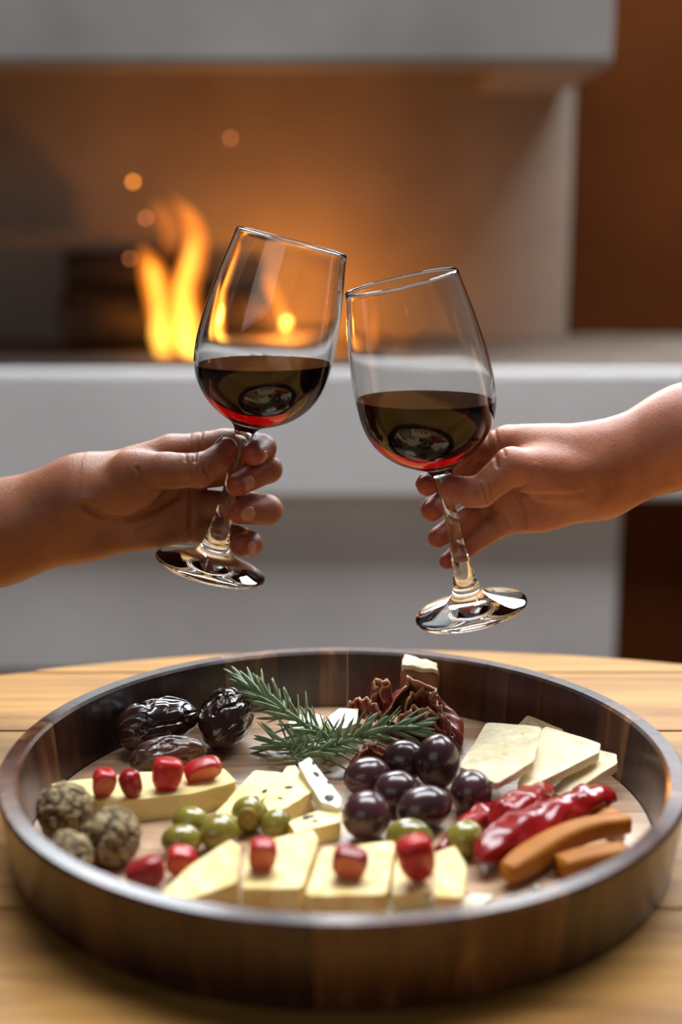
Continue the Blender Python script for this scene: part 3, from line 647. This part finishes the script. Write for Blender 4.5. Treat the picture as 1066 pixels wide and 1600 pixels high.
# ------------------------------------------------------------------ food helpers
def ico_blob(name, size, mat, loc, rot=(0, 0, 0), sub=4, disp=None, parent=None):
    bm = bmesh.new(); bmesh.ops.create_icosphere(bm, subdivisions=sub, radius=1)
    for v in bm.verts:
        p = v.co.copy(); s = 1.0
        q = Vector((p.x*size[0], p.y*size[1], p.z*size[2]))
        if disp: q = disp(p, q)
        v.co = q
    o = from_bm(name, bm, mat, parent, True); o.location = loc; o.rotation_euler = rot; return o
def chaikin(pts, n=2):
    for _ in range(n):
        q = []
        for i in range(len(pts)):
            a, b = pts[i], pts[(i+1) % len(pts)]; q += [a*0.95+b*0.05, a*0.05+b*0.95]
        pts = q
    return pts
def slab(name, corners, ztops, th, mat, label, cat, group, rind=None, jit=0.0006, seed=0, round_n=1, bev=0.0012, specks=0):
    """a cut piece: outline on its (possibly tilted) top plane, real thickness below"""
    if not isinstance(ztops, (list, tuple)): ztops = [ztops]*len(corners)
    pts = [G(x, y, z) for (x, y), z in zip(corners, ztops)]
    a2 = sum(pts[i].x*pts[(i+1) % len(pts)].y-pts[(i+1) % len(pts)].x*pts[i].y for i in range(len(pts)))
    if a2 < 0: pts = pts[::-1]
    pts = chaikin(pts, round_n)
    c = sum(pts, Vector())/len(pts); base = Vector((c.x, c.y, min(p.z for p in pts)-th))
    root = empty(name, base); tag(root, label, cat, group)
    bm = bmesh.new(); top = [bm.verts.new(p-base) for p in pts]; bot = [bm.verts.new(p-base-Vector((0, 0, th))) for p in pts]
    n = len(pts); bm.faces.new(top); bm.faces.new(bot[::-1])
    for i in range(n): bm.faces.new([top[(i+1) % n], top[i], bot[i], bot[(i+1) % n]])
    bmesh.ops.bevel(bm, geom=[e for e in bm.edges if e.calc_face_angle(0) > 0.6 and not (abs(e.verts[0].co.z-e.verts[1].co.z) > th*0.9)], offset=bev, segments=2, affect='EDGES')
    bmesh.ops.triangulate(bm, faces=[f for f in bm.faces if len(f.verts) > 4])
    bmesh.ops.subdivide_edges(bm, edges=[e for e in bm.edges if e.calc_length() > 0.006], cuts=3, use_grid_fill=True)
    bmesh.ops.triangulate(bm, faces=bm.faces[:])
    for v in bm.verts:
        q = v.co*160+Vector((seed*3.1, seed, 0)); v.co += Vector((noise.noise(q), noise.noise(q+Vector((9, 0, 0))), 0.9*noise.noise(q+Vector((0, 9, 0)))))*jit
    body = from_bm('body', bm, mat, root, False)
    if rind is not None:        # rind strip along the given outline edge range
        i0, i1 = rind; strip = pts[i0:i1+1]
        V, F = [], []
        for p in strip:
            o2 = (Vector((p.x-c.x, p.y-c.y, 0))).normalized()*0.0011
            for d, z in ((o2, 0.0002), (o2, -th), (o2*-0.6, -th), (o2*-0.6, 0.0002)): V.append(p-base+d+Vector((0, 0, z)))
        m = len(strip)
        for i in range(m-1):
            for j in range(4): F.append((i*4+j, i*4+(j+1) % 4, (i+1)*4+(j+1) % 4, (i+1)*4+j))
        F.append((0, 1, 2, 3)[::-1]); F.append(tuple((m-1)*4+j for j in range(4)))
        bm = bmesh.new(); bv = [bm.verts.new(v) for v in V]
        for f in F: bm.faces.new([bv[k] for k in f])
        from_bm('rind', bm, M['rind'], root)
    r2 = random.Random(seed*17+3)
    for _ in range(specks):
        w = [r2.random() for _ in pts]; sw = sum(x**4 for x in w); p = sum((q*(x**4/sw) for q, x in zip(pts, w)), Vector())
        r = r2.uniform(0.0008, 0.0024)
        ico_blob('speck', (r*1.7, r*0.8, 0.0007), M['speck'], p-base+Vector((0, 0, 0.0002)), (0, 0, r2.uniform(0, 3)), 3, lambda p_, q_: q_*(1+0.5*noise.noise(p_*1.6+Vector((r*9e4, 0, 0)))), root)
    return root
def tube(name, pts, radii, mat, parent=None, seg=20, flat=1.0, wob=0.0, seed=0, sub=8, sq=0.0):
    n = len(pts)-1; cs, rs = [], []
    for i in range(n):
        for s in range(sub):
            f = s/sub; g = lambda L, k: L[max(0, min(n, k))]
            def h(a, b, c, d): return 0.5*((2*b)+(c-a)*f+(2*a-5*b+4*c-d)*f*f+(-a+3*b-3*c+d)*f**3)
            cs.append(h(*[g(pts, k) for k in (i-1, i, i+1, i+2)])); rs.append(max(1e-5, h(*[g(radii, k) for k in (i-1, i, i+1, i+2)])))
    cs.append(pts[-1]); rs.append(radii[-1]); V, F = [], []
    for i, (c, r) in enumerate(zip(cs, rs)):
        t = (cs[min(i+1, len(cs)-1)]-cs[max(i-1, 0)]).normalized(); side = t.cross(Vector((0, 0, 1)))
        side = side.normalized() if side.length > 1e-3 else Vector((1, 0, 0)); up = side.cross(t).normalized()
        for j in range(seg):
            th = 2*math.pi*j/seg; cx, sx = math.cos(th), math.sin(th)
            k = (abs(cx)**(2+6*sq)+abs(sx)**(2+6*sq))**(-1/(2+6*sq))
            w = 1+wob*noise.noise(Vector((cx*1.3+seed*5, sx*1.3, i*0.33)))
            V.append(c+side*(cx*k*r*w)+up*(sx*k*r*w*flat))
    m = len(cs)
    for i in range(m-1):
        for j in range(seg): F.append((i*seg+j, i*seg+(j+1) % seg, (i+1)*seg+(j+1) % seg, (i+1)*seg+j))
    F.append(tuple(range(seg))[::-1]); F.append(tuple((m-1)*seg+j for j in range(seg)))
    return mesh(name, V, F, mat, parent, True)

# ------------------------------------------------------------------ dates
def date(px, py, size, rotz, tilt, mat, label, seed, zc=None):
    def disp(p, q):
        a = math.atan2(p.z, p.y)
        u = Vector((p.x*1.25+seed*3.3, math.cos(a)*1.15, math.sin(a)*1.15))
        w = abs(noise.noise(u+Vector((0, noise.noise(u*0.8)*1.1, 0))))
        w2 = abs(noise.noise(Vector((p.x*2.2+seed*2, math.cos(a)*3.3, math.sin(a)*3.3))))
        k = 1-0.13*(max(0, 0.16-w)/0.16)**1.3-0.025*max(0, 0.2-w2)/0.2+0.13*fbm(u*0.8, 2)
        k *= 1-0.10*p.x*(1 if seed % 2 else -1)
        return Vector((q.x*(1+0.03*k), q.y*k, q.z*k))
    z = Z0+size[2]*0.93 if zc is None else zc
    z += 0.0018; c = G(px, py, z)
    o = ico_blob('date', size, mat, c, (0, math.radians(tilt), math.radians(rotz)), 6, disp)
    return tag(o, label, 'date', 'dates in the tray')
date(246, 1131, (0.0270, 0.0170, 0.0165), 30, -6, M['date'], 'long glossy dark date lying leftmost against the tray wall', 1)
date(352, 1124, (0.0250, 0.0165, 0.0165), 80, -14, M['date'], 'glossy dark date seen end-on beside the rosemary tip', 2)
date(262, 1181, (0.0225, 0.0125, 0.0120), 14, -6, M['date_light'], 'small brown matt date lying in front of the two dark dates', 3)

# ------------------------------------------------------------------ olives
def olive(px, py, size, rot, mat, label, group, seed, z=None):
    c = G(px, py, Z0+size[2]*0.99 if z is None else z)
    def disp(p, q):
        k = 1+0.03*noise.noise(p*1.3+Vector((seed, 0, 0))) - 0.07*max(0, p.x)**3
        tip = 0.05*max(0, p.x-0.93)/0.07
        return Vector((q.x*(1+tip), q.y*k, q.z*k))
    o = ico_blob('olive', size, M[mat], c, [math.radians(a) for a in rot], 4, disp)
    return tag(o, label, 'olive', group)
kg = 'dark olives heaped in the tray'
olive(573, 1274, (.0140, .0132, .0132), (0, 20, 60), 'kalamata', 'dark purple olive at the front left of the dark heap', kg, 1)
olive(663, 1262, (.0160, .0122, .0120), (0, -8, 20), 'kalamata', 'largest dark olive at the front, with a small stalk nub', kg, 2)
olive(737, 1238, (.0135, .0118, .0128), (0, 10, 70), 'kalamata', 'dark olive at the right end of the heap by the crackers', kg, 3)
olive(620, 1236, (.0135, .0118, .0115), (0, 0, 15), 'kalamata', 'dark olive in the middle of the heap, ringed by others', kg, 4)
olive(574, 1213, (.0142, .0120, .0112), (0, -5, 20), 'kalamata', 'dark olive at the left back of the heap', kg, 5)
olive(632, 1188, (.0135, .0120, .0125), (0, 0, 10), 'kalamata', 'dark olive at the very back of the heap beside the ham', kg, 6)
olive(684, 1190, (.0140, .0130, .0165), (0, 0, 50), 'kalamata', 'tall dark olive standing at the back right of the heap', kg, 7)
gg = 'green olives in the tray'
olive(284, 1312, (.0110, .0090, .0082), (0, 0, 10), 'green_olive', 'green olive at the front left of the left-hand green group', gg, 11)
olive(298, 1283, (.0105, .0085, .0082), (0, 0, -15), 'green_olive', 'green olive at the back left of the left-hand green group', gg, 12)
olive(343, 1300, (.0112, .0098, .0095), (0, 0, 40), 'green_olive', 'green olive in the middle of the left-hand green group', gg, 13)
o = olive(388, 1272, (.0095, .0090, .0098), (0, 0, 0), 'green_olive', 'pitted green olive with its round hole facing out', gg, 14)
def ring(parent, r0, r1, loc):
    V, F = [], []; n, m = 28, 10
    for i in range(n):
        for j in range(m):
            a, b = 2*math.pi*i/n, 2*math.pi*j/m; R_ = r0+r1*math.cos(b); V.append((R_*math.cos(a), r1*math.sin(b), R_*math.sin(a)))
    for i in range(n):
        for j in range(m): F.append((i*m+j, ((i+1) % n)*m+j, ((i+1) % n)*m+(j+1) % m, i*m+(j+1) % m))
    o = mesh('hole_rim', V, F, M['olive_inside'], parent, True); o.location = loc
ring(o, 0.0042, 0.0013, (0, -0.0083, 0.0022))
ico_blob('hole_filling', (0.0034, 0.0008, 0.0034), M['olive_inside'], (0, -0.0084, 0.0022), sub=3, parent=o)
olive(432, 1287, (.0085, .0080, .0080), (0, 0, 20), 'green_olive', 'small green olive at the right of the pitted one', gg, 15)
olive(640, 1308, (.0125, .0098, .0098), (0, 0, -5), 'green_olive', 'green olive in front of the dark heap behind a red berry', gg, 16)
olive(727, 1310, (.0108, .0095, .0095), (0, -12, 35), 'green_olive', 'green olive between the dark heap and the red peppers', gg, 17)

# ------------------------------------------------------------------ crumbed balls
def crumb_ball(px, py, r, label, seed):
    c = G(px, py, Z0+r*0.98); root = empty('crumbed_ball', c-Vector((0, 0, r))); tag(root, label, 'snack ball', 'crumbed balls by the tray wall')
    ico_blob('body', (r, r, r), M['nut'], (0, 0, r), (0, 0, seed), 5, lambda p, q: q*(1+0.07*fbm(p*3.2+Vector((seed*4, 0, 0)), 4)), root)
    rr = random.Random(seed); V, F = [], []
    bm = bmesh.new()
    for _ in range(150):
        d = Vector((rr.gauss(0, 1), rr.gauss(0, 1), rr.gauss(0, 1))).normalized(); s = rr.uniform(0.0010, 0.0028)
        mtx = Matrix.Translation(d*r*0.99+Vector((0, 0, r))) @ d.to_track_quat('Z', 'Y').to_matrix().to_4x4() @ Matrix.Rotation(rr.uniform(0, 6), 4, 'Z') @ Matrix.Diagonal((s*1.3, s, s*0.6, 1))
        bmesh.ops.create_icosphere(bm, subdivisions=1, radius=1, matrix=mtx)
    tag(from_bm('nut_flakes', bm, M['nut_flake'], root), kind='stuff')
crumb_ball(101, 1266, .0148, 'crumbed nut ball rearmost of three, nearest the striped tray wall', 1)
crumb_ball(175, 1306, .0148, 'crumbed nut ball at the right of the three', 2)
crumb_ball(106, 1338, .0122, 'paler crumbed nut ball at the front of the three', 3)

# ------------------------------------------------------------------ cheese
cg = 'cheese pieces in the tray'
z1 = Z0+0.0135
slab('cheese_wedge', [(80, 1224), (220, 1206), (350, 1200), (370, 1221), (300, 1240), (168, 1254), (110, 1248)], z1, .0135, M['cheese'], 'long pale cheese wedge at the back left topped with four red berry pieces', 'cheese', cg, seed=1)
slab('cheese_slice', [(335, 1272), (398, 1203), (440, 1206), (446, 1220), (392, 1262), (365, 1284)], Z0+.011, .011, M['cheese'], 'pale cheese slice behind the pitted green olive', 'cheese', cg, seed=2, specks=2)
slab('cheese_slice', [(412, 1252), (448, 1197), (462, 1196), (489, 1236), (446, 1262), (420, 1268)], [Z0+.013]*6, .013, M['cheese'], 'middle cheese slice of the fanned trio beside the dark olives', 'cheese', cg, seed=3, specks=2)
slab('cheese_slice', [(466, 1192), (484, 1183), (534, 1247), (530, 1262), (500, 1252)], [Z0+.019, Z0+.019, Z0+.013, Z0+.013, Z0+.014], .007, M['white_cheese'], 'white cheese slice with black specks next to the dark olives', 'cheese', cg, seed=4, specks=5)
slab('cheese_slice', [(450, 1284), (498, 1266), (532, 1270), (531, 1284), (462, 1301)], Z0+.010, .010, M['cheese'], 'small cheese block left of the front dark olive', 'cheese', cg, seed=5, specks=2)
z2 = Z0+0.016
slab('cheese_slice', [(250, 1398), (300, 1350), (360, 1312), (376, 1322), (370, 1378), (300, 1404)], z2, .016, M['aged_cheese'], 'leftmost front cheese slice beside two red berry pieces', 'cheese', cg, seed=6)
slab('cheese_slice', [(378, 1388), (388, 1318), (488, 1296), (497, 1312), (472, 1387)], z2+.001, .017, M['aged_cheese'], 'front cheese slice carrying an orange-red berry piece', 'cheese', cg, seed=7)
slab('cheese_slice', [(477, 1399), (503, 1325), (617, 1314), (605, 1397)], z2, .016, M['aged_cheese'], 'front cheese slice carrying a dark red berry half', 'cheese', cg, seed=8)
slab('cheese_slice', [(612, 1398), (622, 1322), (670, 1326), (672, 1392)], z2-.003, .013, M['aged_cheese'], 'front cheese slice under the bright red berry', 'cheese', cg, seed=9)
slab('cheese_slice', [(678, 1400), (680, 1332), (711, 1322), (729, 1352), (722, 1402)], z2+.002, .018, M['aged_cheese'], 'rightmost front cheese block with a golden side', 'cheese', cg, seed=10)
slab('cheese_shaving', [(548, 1424), (600, 1404), (688, 1402), (692, 1416), (600, 1436)], Z0+.0045, .004, M['white_cheese'], 'thin pale cheese shaving along the front tray rim', 'cheese', cg, seed=11)
slab('cheese_shaving', [(698, 1414), (738, 1398), (772, 1398), (752, 1412), (715, 1424)], Z0+.0045, .004, M['white_cheese'], 'small pale cheese shaving nearest the front rim on the right', 'cheese', cg, seed=12)
slab('cheese_chunk', [(450, 1130), (478, 1112), (505, 1118), (500, 1140), (465, 1148)], Z0+.012, .012, M['white_cheese'], 'white cheese chunk half hidden under the rosemary on the left', 'cheese', cg, seed=13, jit=.001)
slab('cheese_chunk', [(508, 1124), (530, 1108), (560, 1106), (558, 1130), (520, 1142)], Z0+.016, .016, M['white_cheese'], 'white cheese chunk between the rosemary and the ham', 'cheese', cg, seed=14, jit=.001)
slab('cheese_chunk', [(470, 1158), (495, 1150), (515, 1160), (500, 1178), (478, 1178)], Z0+.008, .008, M['white_cheese'], 'small white cheese chunk in front of the rosemary stems', 'cheese', cg, seed=15, jit=.001)

# ------------------------------------------------------------------ crackers
kk = 'crackers fanned on the right'
slab('cracker', [(856, 1238), (928, 1172), (962, 1178), (966, 1192), (884, 1244)], [Z0+.007, Z0+.016, Z0+.020, Z0+.020, Z0+.008], .005, M['cracker'], 'lowest cracker of the fan, furthest right', 'cracker', kk, seed=21, jit=.0009, bev=.001)
slab('cracker', [(808, 1226), (850, 1134), (938, 1161), (936, 1176), (822, 1233)], [Z0+.014, Z0+.025, Z0+.026, Z0+.025, Z0+.015], .005, M['cracker'], 'middle cracker of the fan, lying over the lowest', 'cracker', kk, seed=22, jit=.0009, bev=.001)
slab('cracker', [(717, 1197), (762, 1128), (846, 1136), (834, 1190), (776, 1223)], [Z0+.018, Z0+.026, Z0+.034, Z0+.026, Z0+.021], .005, M['cracker'], 'topmost cracker of the fan, nearest the dark olives', 'cracker', kk, seed=23, jit=.0009, bev=.001)
slab('cracker', [(800, 1140), (826, 1117), (880, 1140), (870, 1152)], [Z0+.018, Z0+.026, Z0+.022, Z0+.016], .004, M['cracker'], 'cracker mostly hidden behind the fan, one corner showing', 'cracker', kk, seed=24, jit=.0009, bev=.001)

# ------------------------------------------------------------------ berries
def berry(px, py, z, wid, hgt, dep, tilt, rotz, label, seed, dark=False, cut=True):
    c = G(px, py, z); root = empty('strawberry_piece', c); tag(root, label, 'strawberry', 'red berry pieces on the cheese')
    wid *= 1.25; hgt *= 1.25; dep *= 1.2
    root.rotation_euler = (math.radians(tilt[0]), math.radians(tilt[1]), math.radians(rotz))
    def disp(p, q):
        q = Vector([math.copysign(abs(c)**0.72, c)*h for c, h in zip(p, (wid/2, dep/2, hgt/2))])*0.93
        k = 1-0.38*((1-p.z)/2)**1.3; w = 1+0.03*noise.noise(p*4+Vector((seed*7, 0, 0)))
        y = q.y if not cut else max(q.y, -dep*0.22)
        return Vector((q.x*k*w, y*k, q.z*w))
    ico_blob('skin', (wid/2, dep/2, hgt/2), M['berry_dark' if dark else 'berry'], (0, 0, 0), sub=4, disp=disp, parent=root)
    if cut:
        V = [(0, -dep*0.226, 0)]; n = 28; s = math.sqrt(1-0.44**2)*0.9
        for j in range(n):
            th = 2*math.pi*j/n; x, z_ = math.cos(th)*s, math.sin(th)*s; V.append((x*wid/2*(1-0.38*((1-z_)/2)**1.3), -dep*0.221, z_*hgt/2))
        mesh('cut_face', V, [(0, 1+j, 1+(j+1) % n) for j in range(n)][::1], M['berry_cut'], root)
zt = z1
berry(162, 1225, zt+.0075, .013, .016, .013, (20, 8), 20, 'pale red berry wedge leftmost on the long cheese', 1)
berry(205, 1226, zt+.0072, .011, .015, .012, (10, -8), -30, 'narrow dark red berry piece second on the long cheese', 2, True, False)
berry(261, 1211, zt+.0085, .0175, .0175, .014, (0, 10), 10, 'round red berry half third on the long cheese', 3, False, False)
berry(318, 1205, zt+.0055, .0215, .012, .014, (25, -14), 12, 'red berry slice lying rightmost on the long cheese', 4)
berry(229, 1366, Z0+.0085, .0195, .014, .014, (0, -20), 10, 'dark red berry piece nearest the front left rim', 5, True, False)
berry(282, 1347, Z0+.0095, .0150, .0145, .014, (25, 15), 10, 'orange-red berry piece behind the front left one', 6)
berry(410, 1338, z2+.0085, .0140, .017, .013, (20, 5), 5, 'orange-red berry piece on the second front cheese slice', 7)
berry(546, 1350, z2+.0075, .0175, .0155, .014, (15, 12), -5, 'dark red berry half on the third front cheese slice', 8, True)
berry(651, 1342, z2+.0095, .0185, .021, .014, (5, -15), 8, 'bright red berry half standing at the right of the front row', 9, False, False)

# ------------------------------------------------------------------ peppers and orange strips
def pathz(q): return [G(x, y, z) for x, y, z in q]
pg = 'roasted red peppers'
tag(tube('red_pepper', pathz([(748, 1342, Z0+.011), (775, 1322, Z0+.012), (825, 1293, Z0+.012), (880, 1270, Z0+.012), (925, 1250, Z0+.012), (957, 1243, Z0+.011)]), [.003, .0100, .0112, .0105, .0098, .004], M['pepper'], flat=.85, wob=.35, seed=1), 'long glossy red pepper strip beside the orange strips', 'pepper', pg)
tag(tube('red_pepper', pathz([(768, 1291, Z0+.011), (790, 1276, Z0+.013), (825, 1254, Z0+.014), (857, 1232, Z0+.012)]), [.003, .0095, .0100, .004], M['pepper'], flat=.9, wob=.3, seed=2), 'short bright red pepper piece between the crackers and the long pepper', 'pepper', pg)
tag(tube('red_pepper', pathz([(688, 1330, Z0+.0065), (730, 1290, Z0+.007), (762, 1270, Z0+.007), (800, 1248, Z0+.007)]), [.003, .0062, .0065, .003], M['pepper'], flat=.9, wob=.3, seed=3), 'thin dark red pepper strip tucked behind the green olive', 'pepper', pg)
og = 'orange pickled strips'
tag(tube('pickled_strip', pathz([(793, 1364, Z0+.009), (822, 1345, Z0+.010), (870, 1316, Z0+.011), (920, 1296, Z0+.012), (980, 1286, Z0+.0115)]), [.0048, .0066, .0064, .0057, .0048], M['carrot'], flat=1.0, sq=.5), 'long bent orange strip lying along the red pepper', 'pickled vegetable', og)
tag(tube('pickled_strip', pathz([(876, 1356, Z0+.006), (915, 1346, Z0+.006), (975, 1334, Z0+.006)]), [.0062, .0068, .006], M['carrot'], flat=.9, sq=.6), 'short orange strip nearest the right front rim', 'pickled vegetable', og)
tag(tube('pickled_strip', pathz([(908, 1278, Z0+.006), (940, 1278, Z0+.006), (966, 1276, Z0+.006)]), [.004, .006, .005], M['carrot'], flat=.8, sq=.4), 'small orange strip end half hidden behind the long one', 'pickled vegetable', og)
def crumb(px, py, r, mat, label, seed):
    o = ico_blob('crumb', (r*1.3, r, r*.7), M[mat], G(px, py, Z0+r*.7), (0, 0, seed), 3, lambda p, q: q*(1+.25*noise.noise(p*2+Vector((seed*5, 0, 0)))))
    tag(o, label, 'crumb')
crumb(838, 1386, .0022, 'green_olive', 'tiny green scrap by the front right rim', 1)
crumb(962, 1304, .0045, 'white_cheese', 'pale cheese crumb at the tip of the long orange strip', 2)

# ------------------------------------------------------------------ cured ham and bread
def ham(name, ctrl, width, label, seed, ruff=0.004, lean=0.0, n=70, m=12):
    """a thin slice draped along a winding path; its band stands up and ruffles"""
    pts = [G(x, y, z) for x, y, z in ctrl]; k = len(pts)-1; root = empty(name, sum(pts, Vector())/len(pts)); base = root.location.copy()
    tag(root, label, 'cured ham', 'slices of cured ham')
    cs = []
    for i in range(n+1):
        s = min(i/n*k, k-1e-6); a = int(s); f = s-a; g = lambda q: pts[max(0, min(k, q))]
        A, B, C_, D = g(a-1), g(a), g(a+1), g(a+2)
        cs.append(0.5*((2*B)+(C_-A)*f+(2*A-5*B+4*C_-D)*f*f+(-A+3*B-3*C_+D)*f**3))
    V = []
    for i, c in enumerate(cs):
        t = (cs[min(i+1, n)]-cs[max(i-1, 0)]).normalized(); side = Vector((t.y, -t.x, 0)); side = side.normalized() if side.length > 1e-4 else Vector((0, -1, 0))
        e = min(1, 6*min(i, n-i)/n+0.35)
        for j in range(m+1):
            v = j/m-0.5
            w = width*e*(1+0.25*noise.noise(Vector((i*0.12, seed*7, 0))))
            curl = math.sin(v*3.0+seed)*0.35+lean
            off = ruff*(0.9+0.7*max(0, v+0.2))*noise.noise(Vector((i*0.13+seed*11, v*1.4, seed)))
            w *= 1.5; V.append(c-base+Vector((0, 0, 1))*(v*w*math.cos(curl))+side*(v*w*math.sin(curl)+off)+Vector((0, 0, 0.002*noise.noise(Vector((i*.3, j*.5, seed))))))
    def grid(j0, j1):
        F = []
        for i in range(n):
            for j in range(j0, j1): F.append((i*(m+1)+j, (i+1)*(m+1)+j, (i+1)*(m+1)+j+1, i*(m+1)+j+1))
        return F
    for nm, j0, j1, mt in (('meat', 0, m-1, 'ham'), ('fat_edge', m-1, m, 'ham_fat')):
        o = mesh(nm, V, grid(j0, j1), M[mt], root, True)
        bm = bmesh.new(); bm.from_mesh(o.data); bmesh.ops.delete(bm, geom=[v for v in bm.verts if not v.link_faces], context='VERTS'); bm.to_mesh(o.data); bm.free()
        sm = o.modifiers.new('thickness', 'SOLIDIFY'); sm.thickness = 0.0011; sm.offset = 0
ham('ham_slice', [(600, 1122, Z0+.016), (612, 1092, Z0+.022), (642, 1078, Z0+.026), (676, 1092, Z0+.024), (708, 1112, Z0+.020), (704, 1140, Z0+.014)], .024, 'largest ham slice arching over the back of the ham pile', 1, lean=.5)
ham('ham_slice', [(628, 1140, Z0+.012), (640, 1112, Z0+.018), (668, 1108, Z0+.019), (692, 1126, Z0+.016), (698, 1150, Z0+.012)], .020, 'ham slice rolled in the centre of the pile', 2, lean=.4)
ham('ham_slice', [(622, 1152, Z0+.010), (650, 1136, Z0+.013), (680, 1146, Z0+.012), (704, 1158, Z0+.010)], .018, 'ham slice at the front right foot of the pile', 3, lean=.3)
ham('ham_slice', [(540, 1118, Z0+.008), (562, 1112, Z0+.011), (588, 1116, Z0+.012), (606, 1128, Z0+.011)], .015, 'ham slice trailing left from the pile towards the rosemary', 4, lean=.7)
ham('ham_slice', [(584, 1104, Z0+.018), (590, 1090, Z0+.022), (604, 1090, Z0+.024), (610, 1104, Z0+.020)], .016, 'small crinkled ham fold at the upper left of the pile', 5, ruff=.006)
ham('ham_slice', [(548, 1196, Z0+.008), (568, 1180, Z0+.012), (592, 1176, Z0+.013), (602, 1190, Z0+.010)], .016, 'curled ham scrap right behind the dark olives', 6, lean=.4)
ham('ham_slice', [(660, 1136, Z0+.015), (674, 1124, Z0+.018), (690, 1136, Z0+.016), (700, 1152, Z0+.012)], .013, 'short ham fold nestled at the right side of the pile', 7, lean=.5)
br = empty('bread_chunk', G(650, 1090, Z0+.018)); tag(br, 'pale chunk of bread with golden crust standing behind the ham', 'bread')
def chunk(parent):
    a = [G(622, 1075, Z0+.028), G(682, 1080, Z0+.026)]
    c = parent.location; pts = [(-.0125, -.004, -.0178), (.0125, -.004, -.0178), (.0135, .008, -.0178), (-.0115, .009, -.0178), (-.0105, -.005, .020), (.0145, -.004, .017), (.0140, .007, .0185), (-.0070, .008, .024)]
    bm = bmesh.new(); v = [bm.verts.new(p) for p in pts]
    for f in ((0, 1, 5, 4), (1, 2, 6, 5), (2, 3, 7, 6), (3, 0, 4, 7), (3, 2, 1, 0)): bm.faces.new([v[i] for i in f])
    top = bm.faces.new([v[i] for i in (4, 5, 6, 7)])
    bmesh.ops.subdivide_edges(bm, edges=bm.edges[:], cuts=5, use_grid_fill=True)
    for q in bm.verts: q.co += noise.noise_vector(q.co*140)*0.0012
    o = from_bm('crust', bm, M['crust'], parent, True)
    bm = bmesh.new(); v = [bm.verts.new(Vector(pts[i])+Vector((0, 0, .0008))) for i in (4, 5, 6, 7)]; f = bm.faces.new(v)
    r = bmesh.ops.extrude_face_region(bm, geom=[f])
    for q in [e for e in r['geom'] if isinstance(e, bmesh.types.BMVert)]: q.co.z += .0028
    bmesh.ops.subdivide_edges(bm, edges=bm.edges[:], cuts=5, use_grid_fill=True)
    for q in bm.verts: q.co += noise.noise_vector(q.co*140)*0.0016
    from_bm('crumb_top', bm, M['bread'], parent, True)
chunk(br)

# ------------------------------------------------------------------ rosemary
def needle_mesh():
    V, F = [], []; n = 7
    for i in range(n+1):
        t = i/n; w = 0.00115*(0.55+0.9*math.sin(math.pi*min(1, t*0.85+0.1)))*(1 if i < n else 0.25)
        z = 0.0012*math.sin(t*1.5)
        for dx, dz in ((-1, 0.1), (-0.4, 0.5), (0.4, 0.5), (1, 0.1), (0.35, -0.35), (-0.35, -0.35)): V.append((dx*w, t*0.021, z+dz*w*0.8))
    for i in range(n):
        for j in range(6): F.append((i*6+j, i*6+(j+1) % 6, (i+1)*6+(j+1) % 6, (i+1)*6+j))
    F.append(tuple(range(6))[::-1]); F.append(tuple(n*6+j for j in range(6)))
    me = bpy.data.meshes.new('needle'); me.from_pydata(V, [], F); me.update(); me.polygons.foreach_set('use_smooth', [True]*len(me.polygons)); me.materials.append(M['needle']); return me
NEEDLE = needle_mesh()
def sprig(ctrl, label, count, seed, tipfan=1.0):
    rr = random.Random(seed); pts = [G(x, y, z) for x, y, z in ctrl]; k = len(pts)-1
    root = empty('rosemary_sprig', pts[0]); tag(root, label, 'rosemary', 'rosemary sprigs'); base = pts[0]
    tube('stem', [p-base for p in pts], [.0013-.0009*i/k for i in range(k+1)], M['twig'], root, 8, sub=6)
    for i in range(count):
        u = 0.10+0.90*(i/(count-1))**0.85; s = min(u*k, k-1e-6); a = int(s); f = s-a
        p = pts[a].lerp(pts[a+1], f); t = (pts[a+1]-pts[a]).normalized()
        side = t.cross(Vector((0, 0, 1))).normalized(); up = side.cross(t)
        ph = i*2.399+rr.uniform(-.3, .3); out = (side*math.cos(ph)+up*(math.sin(ph)*0.9+0.15)).normalized()
        spread = 1.0-0.55*u**4+rr.uniform(-.12, .12)
        d = (t*(0.95+0.5*u**4)+out*spread).normalized()
        if p.z+d.z*0.018 < Z0+.001: d.z = abs(d.z)*.3; d.normalize()
        x = d.cross(out).normalized(); z = x.cross(d)
        sc = rr.uniform(.78, 1.15)*(1-0.3*max(0, u-.9)/.1*0.5)
        o = bpy.data.objects.new('needle', NEEDLE); C.objects.link(o); o.parent = root
        o.matrix_local = Matrix.Translation(p-base) @ Matrix((x, d, z)).transposed().to_4x4() @ Matrix.Diagonal((sc, sc, sc, 1))
sprig([(560, 1172, Z0+.004), (525, 1160, Z0+.010), (485, 1140, Z0+.017), (445, 1112, Z0+.024), (412, 1090, Z0+.029), (385, 1070, Z0+.032)], 'rosemary sprig pointing up to the left over the date', 78, 1)
sprig([(418, 1186, Z0+.005), (465, 1184, Z0+.008), (510, 1172, Z0+.012), (555, 1152, Z0+.020), (605, 1140, Z0+.024), (645, 1138, Z0+.024)], 'rosemary sprig pointing right in front of the ham', 78, 2)
sprig([(520, 1178, Z0+.004), (490, 1176, Z0+.005), (455, 1168, Z0+.006), (430, 1160, Z0+.007)], 'short rosemary twig lying low to the left of the stems', 26, 3)
